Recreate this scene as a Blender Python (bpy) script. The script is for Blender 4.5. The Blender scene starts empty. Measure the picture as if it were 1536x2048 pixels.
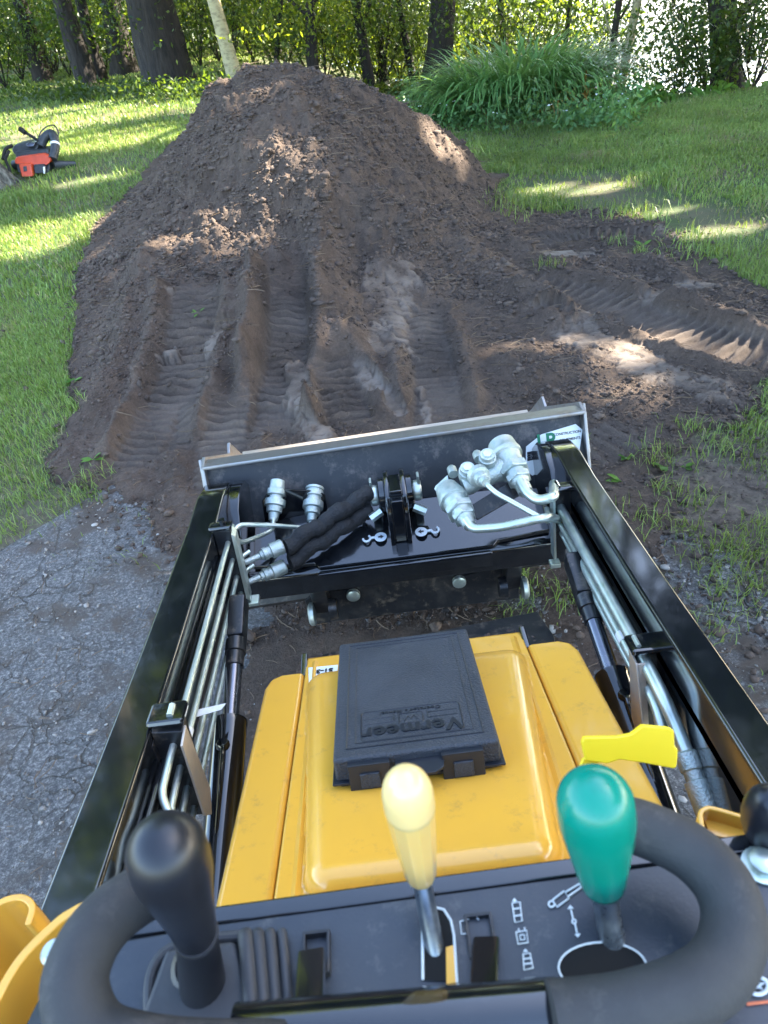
import bpy, bmesh, math, random
import numpy as np
from mathutils import Vector, Matrix
R = math.radians
rng = np.random.default_rng(7)
random.seed(7)
scene = bpy.context.scene
COL = scene.collection

# ------------------------------------------------------------------ camera
FPX = 1450.0
PITCH, ROLL, YAW = R(36), R(8), R(1.2)
CAM = np.array([0.0, 0.0, 1.62])
_f = np.array([-math.sin(YAW)*math.cos(PITCH), math.cos(YAW)*math.cos(PITCH), -math.sin(PITCH)])
_r = np.array([math.cos(YAW), math.sin(YAW), 0.0])
_u = np.cross(_r, _f)
_rt = _r*math.cos(ROLL) - _u*math.sin(ROLL)
_up = _r*math.sin(ROLL) + _u*math.cos(ROLL)
cam_d = bpy.data.cameras.new('camera')
cam = bpy.data.objects.new('camera', cam_d); COL.objects.link(cam)
m = Matrix.Identity(4)
for i in range(3):
    m[i][0] = _rt[i]; m[i][1] = _up[i]; m[i][2] = -_f[i]; m[i][3] = CAM[i]
cam.matrix_world = m
cam_d.sensor_fit = 'VERTICAL'; cam_d.sensor_height = 36.0
cam_d.lens = 36.0*FPX/2048.0
cam_d.clip_start = 0.02; cam_d.clip_end = 2000
cam_d.dof.use_dof = True; cam_d.dof.focus_distance = 1.9; cam_d.dof.aperture_fstop = 12.0
scene.camera = cam

# ------------------------------------------------------------------ sky, sun, exposure
SUN_AZ, SUN_EL = R(70), R(36)          # azimuth measured from +Y towards +X
SUN = np.array([math.sin(SUN_AZ)*math.cos(SUN_EL), math.cos(SUN_AZ)*math.cos(SUN_EL), math.sin(SUN_EL)])
w = bpy.data.worlds.new('World'); scene.world = w; w.use_nodes = True
nt = w.node_tree
sky = nt.nodes.new('ShaderNodeTexSky'); sky.sky_type = 'NISHITA'; sky.sun_disc = False
sky.sun_elevation = SUN_EL; sky.sun_rotation = SUN_AZ; sky.air_density = 1.0; sky.dust_density = 1.6; sky.ozone_density = 1.0
bg = nt.nodes['Background']; bg.inputs[1].default_value = 0.125
nt.links.new(sky.outputs[0], bg.inputs[0])
sd = bpy.data.lights.new('sun', 'SUN'); sd.energy = 5.0; sd.angle = R(0.6); sd.color = (1.0, 0.90, 0.74)
so = bpy.data.objects.new('sun', sd); COL.objects.link(so); so.location = (8, 10, 20)
so.rotation_euler = Vector(-SUN).to_track_quat('-Z', 'Y').to_euler()
vs = scene.view_settings
vs.view_transform = 'Standard'; vs.look = 'None'; vs.gamma = 1.0; vs.use_curve_mapping = False
vs.exposure = 3.35
scene.render.film_transparent = False
scene.cycles.max_bounces = 8
scene.cycles.transparent_max_bounces = 8
scene.cycles.caustics_reflective = False; scene.cycles.caustics_refractive = False

# ------------------------------------------------------------------ survey helpers: photo pixel (1536x2048) to a point of the place
def ray(px, py): return _f + _rt*(px-768)/FPX - _up*(py-1024)/FPX
def onZ(px, py, z=0.0):
    d = ray(px, py); return CAM + d*(z-CAM[2])/d[2]
def onY(px, py, y):
    d = ray(px, py); return CAM + d*(y-CAM[1])/d[1]
def onX(px, py, x):
    d = ray(px, py); return CAM + d*(x-CAM[0])/d[0]
def onP(px, py, a, b):                    # plane z = a + b*y
    d = ray(px, py); t = (a + b*CAM[1] - CAM[2])/(d[2]-b*d[1]); return CAM + d*t
def atD(px, py, dep): return CAM + ray(px, py)*dep

# ------------------------------------------------------------------ mesh helpers
def V(p): return Vector((float(p[0]), float(p[1]), float(p[2])))
class G:
    def __init__(s): s.bm = bmesh.new(); s.wn = False
    def box(s, c, size, rot=None, bevel=0.0, seg=2):
        vs_ = []
        rot = rot or Matrix.Identity(3)
        for sx in (-.5, .5):
            for sy in (-.5, .5):
                for sz in (-.5, .5):
                    vs_.append(s.bm.verts.new(V(c) + rot @ Vector((sx*size[0], sy*size[1], sz*size[2]))))
        q = [(0,1,3,2),(4,6,7,5),(0,4,5,1),(2,3,7,6),(0,2,6,4),(1,5,7,3)]
        fs = [s.bm.faces.new([vs_[i] for i in f]) for f in q]
        if bevel: s._bev(fs, bevel, seg)
        return s
    def _bev(s, fs, off, seg, ang=0.6):
        s.wn = True
        es = {e for f in fs for e in f.edges}
        s.bm.normal_update()
        es = [e for e in es if len(e.link_faces) == 2 and e.calc_face_angle(0) > ang]
        bmesh.ops.bevel(s.bm, geom=es, offset=off, segments=seg, affect='EDGES', profile=0.5, clamp_overlap=True)
    def prism(s, poly, vec, bevel=0.0, seg=2):
        a = [s.bm.verts.new(V(p)) for p in poly]; b = [s.bm.verts.new(V(p)+V(vec)) for p in poly]
        n = len(a); fs = [s.bm.faces.new(a[::-1]), s.bm.faces.new(b)]
        for i in range(n): fs.append(s.bm.faces.new((a[i], a[(i+1)%n], b[(i+1)%n], b[i])))
        bmesh.ops.recalc_face_normals(s.bm, faces=fs)
        if bevel: s._bev(fs, bevel, seg)
        return s
    def tube(s, pts, r, seg=12, caps=True):
        pts = [V(p) for p in pts]; n = len(pts)
        rs = list(r) if hasattr(r, '__len__') else [r]*n
        rings = []; nrm = None
        for i, p in enumerate(pts):
            t = (pts[min(i+1, n-1)]-pts[max(i-1, 0)]).normalized()
            if nrm is None:
                nrm = t.orthogonal().normalized()
            else:
                nrm = (nrm - t*nrm.dot(t))
                nrm = nrm.normalized() if nrm.length > 1e-6 else t.orthogonal().normalized()
            bn = t.cross(nrm)
            rings.append([s.bm.verts.new(p + (nrm*math.cos(2*math.pi*k/seg)+bn*math.sin(2*math.pi*k/seg))*rs[i]) for k in range(seg)])
        for i in range(n-1):
            for k in range(seg):
                s.bm.faces.new((rings[i][k], rings[i][(k+1)%seg], rings[i+1][(k+1)%seg], rings[i+1][k]))
        if caps:
            s.bm.faces.new(rings[0][::-1]); s.bm.faces.new(rings[-1])
        return s
    def lathe(s, p0, p1, prof, seg=24):      # prof: list of (t along p0->p1, radius)
        p0 = V(p0); p1 = V(p1)
        return s.tube([p0 + (p1-p0)*t for t, r in prof], [max(r, 1e-4) for t, r in prof], seg)
    def face(s, pts): s.bm.faces.new([s.bm.verts.new(V(p)) for p in pts]); return s
    def build(s, name, mat, parent=None, ang=35, smooth=True):
        me = bpy.data.meshes.new(name); s.bm.to_mesh(me); s.bm.free()
        if smooth:
            me.polygons.foreach_set('use_smooth', [True]*len(me.polygons))
            me.set_sharp_from_angle(angle=R(ang))
        o = link(name, me, mat, parent)
        if s.wn and smooth:
            w_ = o.modifiers.new('even_normals', 'WEIGHTED_NORMAL'); w_.weight = 80; w_.keep_sharp = True
        return o
def link(name, me, mat, parent=None):
    o = bpy.data.objects.new(name, me); COL.objects.link(o)
    if mat is not None: me.materials.append(mat)
    if parent is not None:
        o.parent = parent
        o.matrix_parent_inverse = parent_world(parent).inverted()
    return o
def parent_world(p):
    mw = p.matrix_basis.copy()
    q = p
    while q.parent is not None:
        mw = q.parent.matrix_basis @ q.matrix_parent_inverse @ mw; q = q.parent
    return mw
def empty(name, loc, label=None, cat=None, group=None):
    o = bpy.data.objects.new(name, None); COL.objects.link(o); o.location = V(loc)
    o.empty_display_size = 0.1
    tag(o, label, cat, group); return o
def tag(o, label=None, cat=None, group=None, kind=None):
    if label: o['label'] = label
    if cat: o['category'] = cat
    if group: o['group'] = group
    if kind: o['kind'] = kind
    return o
def smooth_path(pts, n=8):                   # Catmull-Rom
    pts = [np.array(p, float) for p in pts]; P = [2*pts[0]-pts[1]]+pts+[2*pts[-1]-pts[-2]]; out = []
    for i in range(1, len(P)-2):
        for k in range(n):
            t = k/n
            out.append(0.5*((2*P[i])+(-P[i-1]+P[i+1])*t+(2*P[i-1]-5*P[i]+4*P[i+1]-P[i+2])*t*t+(-P[i-1]+3*P[i]-3*P[i+1]+P[i+2])*t**3))
    out.append(pts[-1]); return out
def bend_path(pts, r=0.02, n=5):             # polyline with rounded corners, as bent tube
    pts = [np.array(p, float) for p in pts]; out = [pts[0]]
    for i in range(1, len(pts)-1):
        a, b, c = pts[i-1], pts[i], pts[i+1]
        la, lc = np.linalg.norm(a-b), np.linalg.norm(c-b); q = min(r, la*.45, lc*.45)
        s0 = b+(a-b)/la*q; s1 = b+(c-b)/lc*q
        for k in range(n+1):
            t = k/n; out.append((1-t)**2*s0+2*t*(1-t)*b+t*t*s1)
    out.append(pts[-1]); return out
def np_mesh(name, verts, faces_n, k, mat, parent=None, smooth=False):   # faces_n: (M,k) int array
    me = bpy.data.meshes.new(name)
    M = len(faces_n)
    me.vertices.add(len(verts)); me.vertices.foreach_set('co', np.ascontiguousarray(verts, dtype=np.float32).ravel())
    me.loops.add(M*k); me.loops.foreach_set('vertex_index', np.ascontiguousarray(faces_n, dtype=np.int32).ravel())
    me.polygons.add(M); me.polygons.foreach_set('loop_start', np.arange(0, M*k, k, dtype=np.int32))
    try: me.polygons.foreach_set('loop_total', np.full(M, k, dtype=np.int32))
    except Exception: pass
    if smooth: me.polygons.foreach_set('use_smooth', np.ones(M, dtype=bool))
    me.update(calc_edges=True)
    return link(name, me, mat, parent)
def text_obj(s, size, extrude, mat, name, parent, mw, bold=0.0, spacing=1.0):
    cu = bpy.data.curves.new(name, 'FONT'); cu.body = s; cu.size = size; cu.extrude = extrude; cu.offset = bold
    cu.align_x = 'CENTER'; cu.align_y = 'CENTER'; cu.space_character = spacing
    to = bpy.data.objects.new('tmp', cu); COL.objects.link(to)
    dg = bpy.context.evaluated_depsgraph_get(); me = bpy.data.meshes.new_from_object(to.evaluated_get(dg))
    bpy.data.objects.remove(to); me.transform(mw); me.name = name
    me.materials.clear()
    return link(name, me, mat, parent)

# ------------------------------------------------------------------ materials
def mat(name, base, rough=0.5, metal=0.0, noise=0.0, nscale=20, bump=0.0, bscale=60, coat=0.0, spec=0.5, base2=None, rough2=None, sss=0.0, trans=0.0, stretch=None, detail=6, thr=(.35,.65), specks=None):
    m_ = bpy.data.materials.new(name); m_.use_nodes = True; t = m_.node_tree; b = t.nodes['Principled BSDF']
    b.inputs['Base Color'].default_value = (*base, 1); b.inputs['Roughness'].default_value = rough
    b.inputs['Metallic'].default_value = metal; b.inputs['Specular IOR Level'].default_value = spec
    if coat: b.inputs['Coat Weight'].default_value = coat; b.inputs['Coat Roughness'].default_value = 0.06
    if sss:
        b.inputs['Subsurface Weight'].default_value = sss; b.inputs['Subsurface Radius'].default_value = (.01,.008,.005); b.inputs['Subsurface Scale'].default_value = 1.0
    if trans: b.inputs['Transmission Weight'].default_value = trans
    tc = t.nodes.new('ShaderNodeTexCoord'); src = tc.outputs['Object']
    if stretch:
        mp = t.nodes.new('ShaderNodeMapping'); mp.inputs['Scale'].default_value = stretch; t.links.new(src, mp.inputs[0]); src = mp.outputs[0]
    if base2 is not None or rough2 is not None:
        n = t.nodes.new('ShaderNodeTexNoise'); n.inputs['Scale'].default_value = nscale; n.inputs['Detail'].default_value = detail; n.inputs['Roughness'].default_value = .65
        t.links.new(src, n.inputs['Vector'])
        mr = t.nodes.new('ShaderNodeMapRange'); mr.inputs[1].default_value = thr[0]; mr.inputs[2].default_value = thr[1]; t.links.new(n.outputs[0], mr.inputs[0])
        if base2 is not None:
            mx = t.nodes.new('ShaderNodeMix'); mx.data_type = 'RGBA'; mx.inputs[6].default_value = (*base, 1); mx.inputs[7].default_value = (*base2, 1)
            t.links.new(mr.outputs[0], mx.inputs[0]); t.links.new(mx.outputs[2], b.inputs['Base Color'])
        if rough2 is not None:
            m2 = t.nodes.new('ShaderNodeMapRange'); m2.inputs[3].default_value = rough; m2.inputs[4].default_value = rough2; t.links.new(mr.outputs[0], m2.inputs[0]); t.links.new(m2.outputs[0], b.inputs['Roughness'])
    if specks:
        col, sc, lo, hi, amt = specks
        n = t.nodes.new('ShaderNodeTexNoise'); n.inputs['Scale'].default_value = sc; n.inputs['Detail'].default_value = 9; n.inputs['Roughness'].default_value = .78; t.links.new(tc.outputs['Object'], n.inputs['Vector'])
        mr = t.nodes.new('ShaderNodeMapRange'); mr.inputs[1].default_value = lo; mr.inputs[2].default_value = hi; mr.inputs[4].default_value = amt; t.links.new(n.outputs[0], mr.inputs[0])
        mx = t.nodes.new('ShaderNodeMix'); mx.data_type = 'RGBA'; mx.inputs[7].default_value = (*col, 1)
        if b.inputs['Base Color'].links: t.links.new(b.inputs['Base Color'].links[0].from_socket, mx.inputs[6])
        else: mx.inputs[6].default_value = (*base, 1)
        t.links.new(mr.outputs[0], mx.inputs[0]); t.links.new(mx.outputs[2], b.inputs['Base Color'])
    if bump:
        n = t.nodes.new('ShaderNodeTexNoise'); n.inputs['Scale'].default_value = bscale; n.inputs['Detail'].default_value = 5; t.links.new(src, n.inputs['Vector'])
        bp = t.nodes.new('ShaderNodeBump'); bp.inputs['Strength'].default_value = bump; bp.inputs['Distance'].default_value = 0.004
        t.links.new(n.outputs[0], bp.inputs['Height']); t.links.new(bp.outputs[0], b.inputs['Normal'])
    return m_
M = {}
M['black'] = mat('black_gloss_paint', (.006,.007,.009), .10, rough2=.24, nscale=9, bump=.04, bscale=30, coat=.8, base2=(.016,.018,.02), thr=(.5,.75), specks=((.12,.11,.10),30,.58,.68,.16))
M['blackm'] = mat('black_satin_paint', (.012,.013,.015), .30, rough2=.5, nscale=14, base2=(.05,.045,.04), bump=.1, bscale=80, thr=(.5,.8), specks=((.15,.12,.09),25,.53,.64,.6))
M['zinc'] = mat('zinc_plated_steel', (.50,.60,.55), .32, metal=.85, rough2=.46, nscale=30, base2=(.62,.66,.60), bump=.05, bscale=200, stretch=(1,1,1))
M['cast'] = mat('cast_plated_metal', (.36,.44,.42), .40, metal=.8, rough2=.55, nscale=40, base2=(.55,.58,.54), bump=.5, bscale=300)
M['yellow'] = mat('machine_yellow_paint', (.78,.40,.045), .20, rough2=.30, nscale=4, bump=.03, bscale=25, coat=.5, base2=(.70,.36,.05), thr=(.3,.8), specks=((.33,.20,.07),22,.55,.68,.45))
M['panel'] = mat('console_panel_vinyl', (.024,.032,.046), .33, rough2=.45, nscale=12, bump=.08, bscale=500, base2=(.040,.047,.058), specks=((.14,.14,.13),30,.55,.66,.4))  # dark grey vinyl; the blue sky's reflection is tinted into its colour
M['caseblk'] = mat('textured_black_plastic', (.022,.027,.036), .42, bump=.7, bscale=330, rough2=.55, nscale=10, base2=(.034,.040,.050), specks=((.12,.12,.12),18,.58,.72,.35))
M['caseblk2'] = mat('smooth_black_plastic', (.014,.017,.023), .38, bump=.1, bscale=100)
M['foam'] = mat('foam_rubber', (.028,.029,.030), .75, bump=.12, bscale=420, base2=(.05,.05,.05), nscale=14, thr=(.4,.8), specks=((.12,.11,.10),22,.54,.68,.4))
M['rubber'] = mat('rubber_boot', (.035,.038,.045), .55, bump=.1, bscale=120, base2=(.05,.053,.06), nscale=20)
M['knobblk'] = mat('black_knob_plastic', (.010,.011,.015), .34,  bump=.02, bscale=60)
M['teal'] = mat('teal_knob_plastic', (.0,.225,.15), .24, sss=.2, bump=.03, bscale=60)
M['cream'] = mat('cream_knob_plastic', (.84,.61,.25), .22, sss=.4, coat=.3, bump=.03, bscale=80)
M['amber'] = mat('amber_knob_plastic', (.80,.52,.16), .22, sss=.4, coat=.3, bump=.03, bscale=80)
M['shaft'] = mat('lever_steel', (.16,.19,.23), .25, metal=.8, rough2=.5, nscale=60, base2=(.30,.34,.38), thr=(.4,.7))
M['paddle'] = mat('bright_yellow_plastic', (.97,.70,.02), .42, sss=.15, bump=.08, bscale=60)
M['bucket'] = mat('bucket_dark_paint', (.010,.012,.015), .40, rough2=.6, nscale=8, base2=(.045,.043,.042), bump=.15, bscale=60, thr=(.42,.9), specks=((.17,.14,.12),12,.52,.64,.55))
M['steel'] = mat('worn_steel', (.30,.30,.30), .42, metal=.85, rough2=.6, nscale=12, base2=(.26,.21,.16), bump=.2, bscale=60, thr=(.45,.8))
M['edge'] = mat('polished_cutting_edge', (.52,.45,.38), .42, metal=.55, rough2=.6, nscale=14, base2=(.38,.30,.22), bump=.2, bscale=60, stretch=(.3,1,1))
M['plate'] = mat('bare_steel_plate', (.60,.50,.40), .38, metal=.6, rough2=.5, nscale=20, base2=(.5,.45,.4))
M['sleeve'] = mat('woven_sleeve', (.010,.010,.011), .7, bump=.9, bscale=260)
M['white'] = mat('white_vinyl', (.72,.76,.74), .45)
M['green'] = mat('green_print', (.0,.16,.07), .5)
M['ink'] = mat('black_print', (.015,.015,.018), .5)
M['icon'] = mat('pale_icon_print', (.62,.68,.70), .5)
M['orange'] = mat('orange_print', (.62,.16,.07), .5)
M['chrome'] = mat('chrome_rod', (.12,.13,.16), .16, metal=.9, rough2=.3, nscale=10, base2=(.2,.2,.22), stretch=(1,1,6))
M['tag'] = mat('paper_tag', (.78,.78,.76), .6)
M['fabric'] = mat('braided_hose_cover', (.02,.022,.028), .6, bump=1.0, bscale=500, base2=(.05,.055,.065), nscale=300)
M['track'] = mat('rubber_track', (.018,.018,.018), .8, bump=.4, bscale=40, base2=(.05,.04,.03), nscale=6)
# ================================================================== the compact loader
LO = empty('compact_loader', (0, .45, 0), 'yellow and black stand-on compact track loader with a steel bucket, seen from its control console', 'loader')
def ypz(pts, x): return [(x, y, z) for y, z in pts]
# ---- lift arms
arm_prof = [(-.35,.925),(0,.8753),(.4,.8192),(.9,.749),(1.30,.700),(1.42,.694),(1.51,.672),(1.585,.625),(1.635,.55),(1.655,.46),(1.655,.30),
            (1.50,.28),(1.46,.40),(1.40,.47),(1.30,.51),(.9,.585),(.4,.65),(0,.70),(-.35,.74)]
for s in (-1, 1):
    xo = -.463 if s < 0 else .444; g = G(); g.prism(ypz(arm_prof, xo), ((-.398 if s < 0 else .388)-xo, 0, 0), bevel=.006, seg=3)
    a = g.build('lift_arm', M['black'], LO, 30)
    if s < 0: tag(a, 'glossy black lift arm carrying four thin steel lines')
    else: tag(a, 'glossy black lift arm carrying two thick steel lines')
    # reinforcing strip welded along the inside of the arm
    g = G(); g.prism(ypz([(-.2,.84),(1.30,.645),(1.30,.625),(-.2,.815)], s*.398), (-s*.010, 0, 0), bevel=.003)
    g.build('stiffener_strip', M['black'], a)
    # rounded elbow plate on the inside of the arm
    g = G(); g.prism(ypz([(1.34,.50),(1.36,.60),(1.41,.655),(1.48,.672),(1.55,.648),(1.61,.59),(1.635,.50),(1.63,.36),(1.48,.34),(1.40,.42)], s*.399), (-s*.030,0,0), bevel=.004); g.build('elbow_plate', M['black'], a)
    # elbow boss
    g = G(); g.lathe((s*.395,1.52,.42), (s*.375,1.52,.42), [(0,.055),(.8,.055),(1,.048)], 28); g.build('pivot_boss', M['blackm'], a)
# ---- cross beam
g = G(); g.prism([(-.398,1.34,.425),(-.398,1.47,.425),(-.398,1.48,.50),(-.398,1.46,.525),(-.398,1.36,.505),(-.398,1.34,.49)], (.796,0,0), bevel=.008)
beam = g.build('cross_beam', M['black'], LO)
g = G(); g.prism([(-.20,1.335,.500),(.22,1.335,.500),(.235,1.35,.503),(.36,1.36,.507),(.36,1.49,.540),(.23,1.50,.546),(-.20,1.50,.546),(-.36,1.49,.540),(-.36,1.36,.507),(-.21,1.35,.503)], (0,0,.012), bevel=.003)
g.build('top_plate', M['black'], beam)
g = G(); g.box((.005,1.322,.484), (.42,.012,.040), bevel=.004); g.build('front_lip', M['black'], beam)
g = G(); g.box((-.01,1.44,.405), (.10,.05,.05), bevel=.006); g.build('lower_brace', M['blackm'], beam)
# lug with pin bosses for the tilt cylinder
for cx in (-.022, .018):
    g = G(); g.prism(ypz([(1.37,.515),(1.375,.60),(1.40,.645),(1.45,.665),(1.50,.655),(1.53,.61),(1.53,.54)], cx), (.012,0,0), bevel=.003)
    g.build('lug_plate', M['black'], beam)
g = G(); g.box((.004,1.43,.655), (.030,.075,.016), bevel=.004); g.build('lug_cap', M['black'], beam)
g = G(); g.box((.004,1.385,.585), (.028,.018,.12), bevel=.003); g.build('lug_web', M['black'], beam)
for sx in (-1, 1):
    b0 = .004+sx*.028
    g = G(); g.lathe((b0,1.47,.605), (b0+sx*.016,1.47,.605), [(0,.044),(.75,.044),(1,.038)], 32); o = g.build('pin_boss', M['black'], beam)
    g = G(); g.lathe((b0+sx*.016,1.47,.605), (b0+sx*.036,1.47,.605), [(0,.024),(.2,.026),(.8,.026),(1,.022)], 24)
    g.box((b0+sx*.030,1.47,.630), (.006,.022,.045), bevel=.002)
    g.build('pin_head', M['zinc'], o)
    g = G(); g.lathe((b0+sx*.012,1.43,.585), (b0+sx*.04,1.42,.573), [(0,.011),(1,.011)], 6); g.build('fitting_nut', M['zinc'], o)
# tilt cylinder going forward under the lug
g = G(); g.lathe((.004,1.45,.58), (.004,1.60,.47), [(0,.030),(1,.030)], 24); g.build('tilt_cylinder', M['black'], LO)
# hook and arrow symbols (lift points)
def strokes(name, polys, mat_, parent, wd=.0012, lift=.0015, surf=None):
    g = G()
    for pl in polys: g.tube([V(p)+Vector((0,0,lift)) for p in pl], wd, 5)
    return g.build(name, mat_, parent)
def disc(g, c, r, h=.001, seg=24, ry=1.0):
    g.prism([(c[0]+r*math.cos(2*math.pi*k/seg), c[1]+r*ry*math.sin(2*math.pi*k/seg), c[2]) for k in range(seg)], (0,0,h))
for cx, cy, sx in ((-.046,1.395,1), (.054,1.395,-1)):
    z0 = .5325
    g = G(); disc(g, (cx, cy, z0), .0150, ry=1.2)
    s_ = -sx
    g.tube([(cx+s_*.014,cy,z0+.001),(cx+s_*.026,cy,z0+.001)], .0032, 6)
    g.tube([(cx+s_*(.034+.009*math.cos(a)), cy+.012*math.sin(a), z0+.001) for a in [k*.5*s_*1.0+ (math.pi if s_>0 else 0) for k in range(0,9)]], .0030, 6)
    o = g.build('lift_point_symbol', M['icon'], beam)
    g = G(); g.prism([(cx-sx*.006,cy-.003,z0+.0012),(cx,cy-.003,z0+.0012),(cx,cy-.008,z0+.0012),(cx+sx*.008,cy,z0+.0012),(cx,cy+.008,z0+.0012),(cx,cy+.003,z0+.0012),(cx-sx*.006,cy+.003,z0+.0012)], (0,0,.0006))
    g.build('arrow', M['ink'], o)
# lower linkage: mounting plate with locking wheels behind the beam
g = G(); g.prism([(-.27,1.425,.24),(.30,1.425,.24),(.30,1.425,.33),(.25,1.425,.36),(.14,1.425,.345),(.09,1.425,.375),(-.09,1.425,.375),(-.14,1.425,.345),(-.23,1.425,.36),(-.27,1.425,.33)], (0,.018,0), bevel=.004)
mp = g.build('mounting_plate', M['blackm'], LO)
for px_ in (-.14,.14):
    g = G(); g.lathe((px_,1.423,.335), (px_,1.409,.335), [(0,.018),(.8,.018),(1,.013)], 20); g.build('plate_bolt', M['zinc'], mp)
for sx, cx in ((-1,-.222),(1,.275)):
    g = G(); g.prism([(cx-.02,1.355,.42),(cx+.02,1.355,.42),(cx+.022,1.40,.30),(cx-.022,1.40,.30)], (0,.05,0), bevel=.004); o = g.build('latch_bracket', M['blackm'], mp)
    g = G(); g.lathe((cx+sx*.020,1.365,.335), (cx+sx*.034,1.365,.335), [(0,.030),(.7,.030),(1,.024)], 24); g.build('latch_roller', M['zinc'], o)
    g = G(); g.lathe((cx-sx*.040,1.37,.340), (cx-sx*.020,1.37,.340), [(0,.026),(1,.030)], 24); g.build('latch_bushing', M['blackm'], o)
# ---- bucket
BW = .512
bk = G()
inner = [(1.655,.668),(1.50,.40),(1.47,.335),(1.50,.305),(1.60,.295),(2.14,.355)]
outer = [(2.14,.347),(1.60,.285),(1.49,.295),(1.455,.335),(1.485,.40),(1.638,.668)]
bk.prism(ypz(inner+outer, -BW+.008), (2*BW-.016,0,0))
bucket = bk.build('bucket', M['bucket'], LO, 30); tag(bucket, 'dark grey steel bucket with worn bare edges and a white and green decal')
g = G(); g.box((0,1.638,.674), (2*BW-.012,.066,.010), rot=Matrix.Rotation(R(-14),3,'X'), bevel=.003); g.build('top_lip', M['steel'], bucket)
g = G(); g.prism(ypz([(1.99,.352),(2.20,.378),(2.20,.370),(1.99,.342)], -BW), (2*BW,0,0), bevel=.002); g.build('cutting_edge', M['edge'], bucket)
for s in (-1, 1):
    g = G(); g.prism(ypz([(1.61,.682),(1.655,.688),(1.96,.515),(2.00,.530),(2.12,.42),(2.18,.375),(2.16,.352),(1.60,.286),(1.49,.292),(1.455,.335)], s*BW), (-s*.009,0,0), bevel=.002)
    g.build('side_plate', M['steel'], bucket)
    g = G(); g.box((s*(BW+.006),1.633,.62), (.008,.03,.13), rot=Matrix.Rotation(R(-28),3,'X'), bevel=.002); g.build('side_stiffener', M['steel'], bucket)
# decal on the back of the bucket, right-hand side, made of a plate and printed letters
def back_basis():
    p = np.array([0,1.485,.40]); q = np.array([0,1.638,.668]); u = (q-p)/np.linalg.norm(q-p)
    n = np.array([0,-u[2],u[1]]); return p, u, n
bp_, bu, bn = back_basis()
def on_back(px, py, off=.003):
    d = ray(px, py); P0 = bp_+bn*off; t = ((P0-CAM)@bn)/(d@bn); return CAM+d*t
dec = [on_back(x, y) for x, y in ((1046,892),(1078,868),(1150,848),(1164,860),(1156,905),(1090,935),(1058,950),(1044,940))]
g = G(); g.prism(dec, tuple(bn*.0008)); decal = g.build('decal', M['white'], bucket); tag(decal, 'white decal with green letters')
def mat_basis(o, ux, uy, uz):
    m_ = Matrix.Identity(4)
    for i in range(3): m_[i][0]=ux[i]; m_[i][1]=uy[i]; m_[i][2]=uz[i]; m_[i][3]=o[i]
    return m_
ux = np.array([1.,0,0])
def dtext(s, px, py, size, mt, bold=0.0, sp=1.0):
    o = on_back(px, py, .0042); mw = mat_basis(o, ux, bu, bn); text_obj(s, size, .0003, mt, 'lettering', decal, mw, bold, sp)
dtext('LP', 1088, 882, .050, M['green'], .0016)
dtext('CONSTRUCTION', 1132, 866, .0095, M['ink'], .0002)
dtext('EQUIPMENTS', 1138, 878, .0095, M['ink'], .0002)
g = G(); q = [on_back(x,y,.0042) for x,y in ((1048,903),(1098,893),(1098,911),(1048,921))]; g.prism(q, tuple(bn*.0003)); g.build('band', M['ink'], decal)
dtext('EN', 1056, 912, .018, M['white'], .0006)
# the bucket hangs a little skew on its plate
from mathutils import Matrix as _Mx
bucket.matrix_basis = _Mx.Translation((.5,1.65,0)) @ _Mx.Rotation(R(2.0), 4, 'Z') @ _Mx.Diagonal((.968,1,1,1)) @ _Mx.Translation((-.5,-1.65,0))
# ---- hydraulic lines on the left arm
def wz(p0, p1, t): return tuple(np.array(p0)+(np.array(p1)-np.array(p0))*t)
XL = -.372
for k in range(4):
    zf = .702-.043*k
    f = (XL+.0, 1.285-.012*k, zf-.12*(1.285-1.05)); r_ = (XL, .655, zf+.12*(1.05-.655))
    if k == 0: fr = [(XL,1.33,.672), tuple(onY(466,1062,1.37)), tuple(onY(480,1049,1.39)), tuple(onY(540,1050,1.42)), tuple(onY(622,1057,1.45))]
    elif k == 1: fr = [(XL,1.32,.640), tuple(onY(484,1086,1.34)), tuple(onY(530,1068,1.40)), tuple(onY(546,1058,1.42)), tuple(onY(547,1040,1.45))]
    else: fr = [(XL+.004,1.32,zf-.03),(XL+.02,1.335,zf-.03)]
    bk_ = [(XL, .60, zf+.050),(XL+.014, .575, zf+.035+.0*k),(XL+.016, .50, zf+.015)]
    g = G(); g.tube(bend_path([*fr[::-1], f, r_, *bk_], .03, 6), .0058, 12); g.build('hydraulic_line', M['zinc'], LO)
    if k < 2:
        c = wz(r_, f, .16-.02*k)
        g = G(); d = (np.array(f)-np.array(r_)); d /= np.linalg.norm(d)
        g.tube([np.array(c)-d*.012, np.array(c)+d*.012], .0068, 12)
        t_ = g.build('paper_tag', M['tag'], LO)
    g = G(); c = np.array([XL+.016,.50,zf+.015]); g.lathe(c+np.array([0,.03,.004]), c+np.array([0,-.06,-.012]), [(0,.009),(.1,.012),(.3,.012),(.32,.010),(.45,.010),(.46,.0145),(1,.0135)], 16)
    g.build('hose_fitting', M['zinc'], LO)
    g = G(); g.tube(smooth_path([c+np.array([0,-.05,-.01]), c+np.array([.002,-.15,-.03]), c+np.array([.03,-.28,-.10])], 6), .0115, 12); g.build('hose', M['fabric'], LO)
# loose paper flag
c = np.array([XL+.006,.79,.665]); g = G(); g.prism([c+np.array([-.012,0,.012]), c+np.array([.034,.012,.010]), c+np.array([.040,.028,.006]), c+np.array([-.010,.018,.010])], (0,0,.0006)); g.build('paper_tag', M['tag'], LO)
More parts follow.
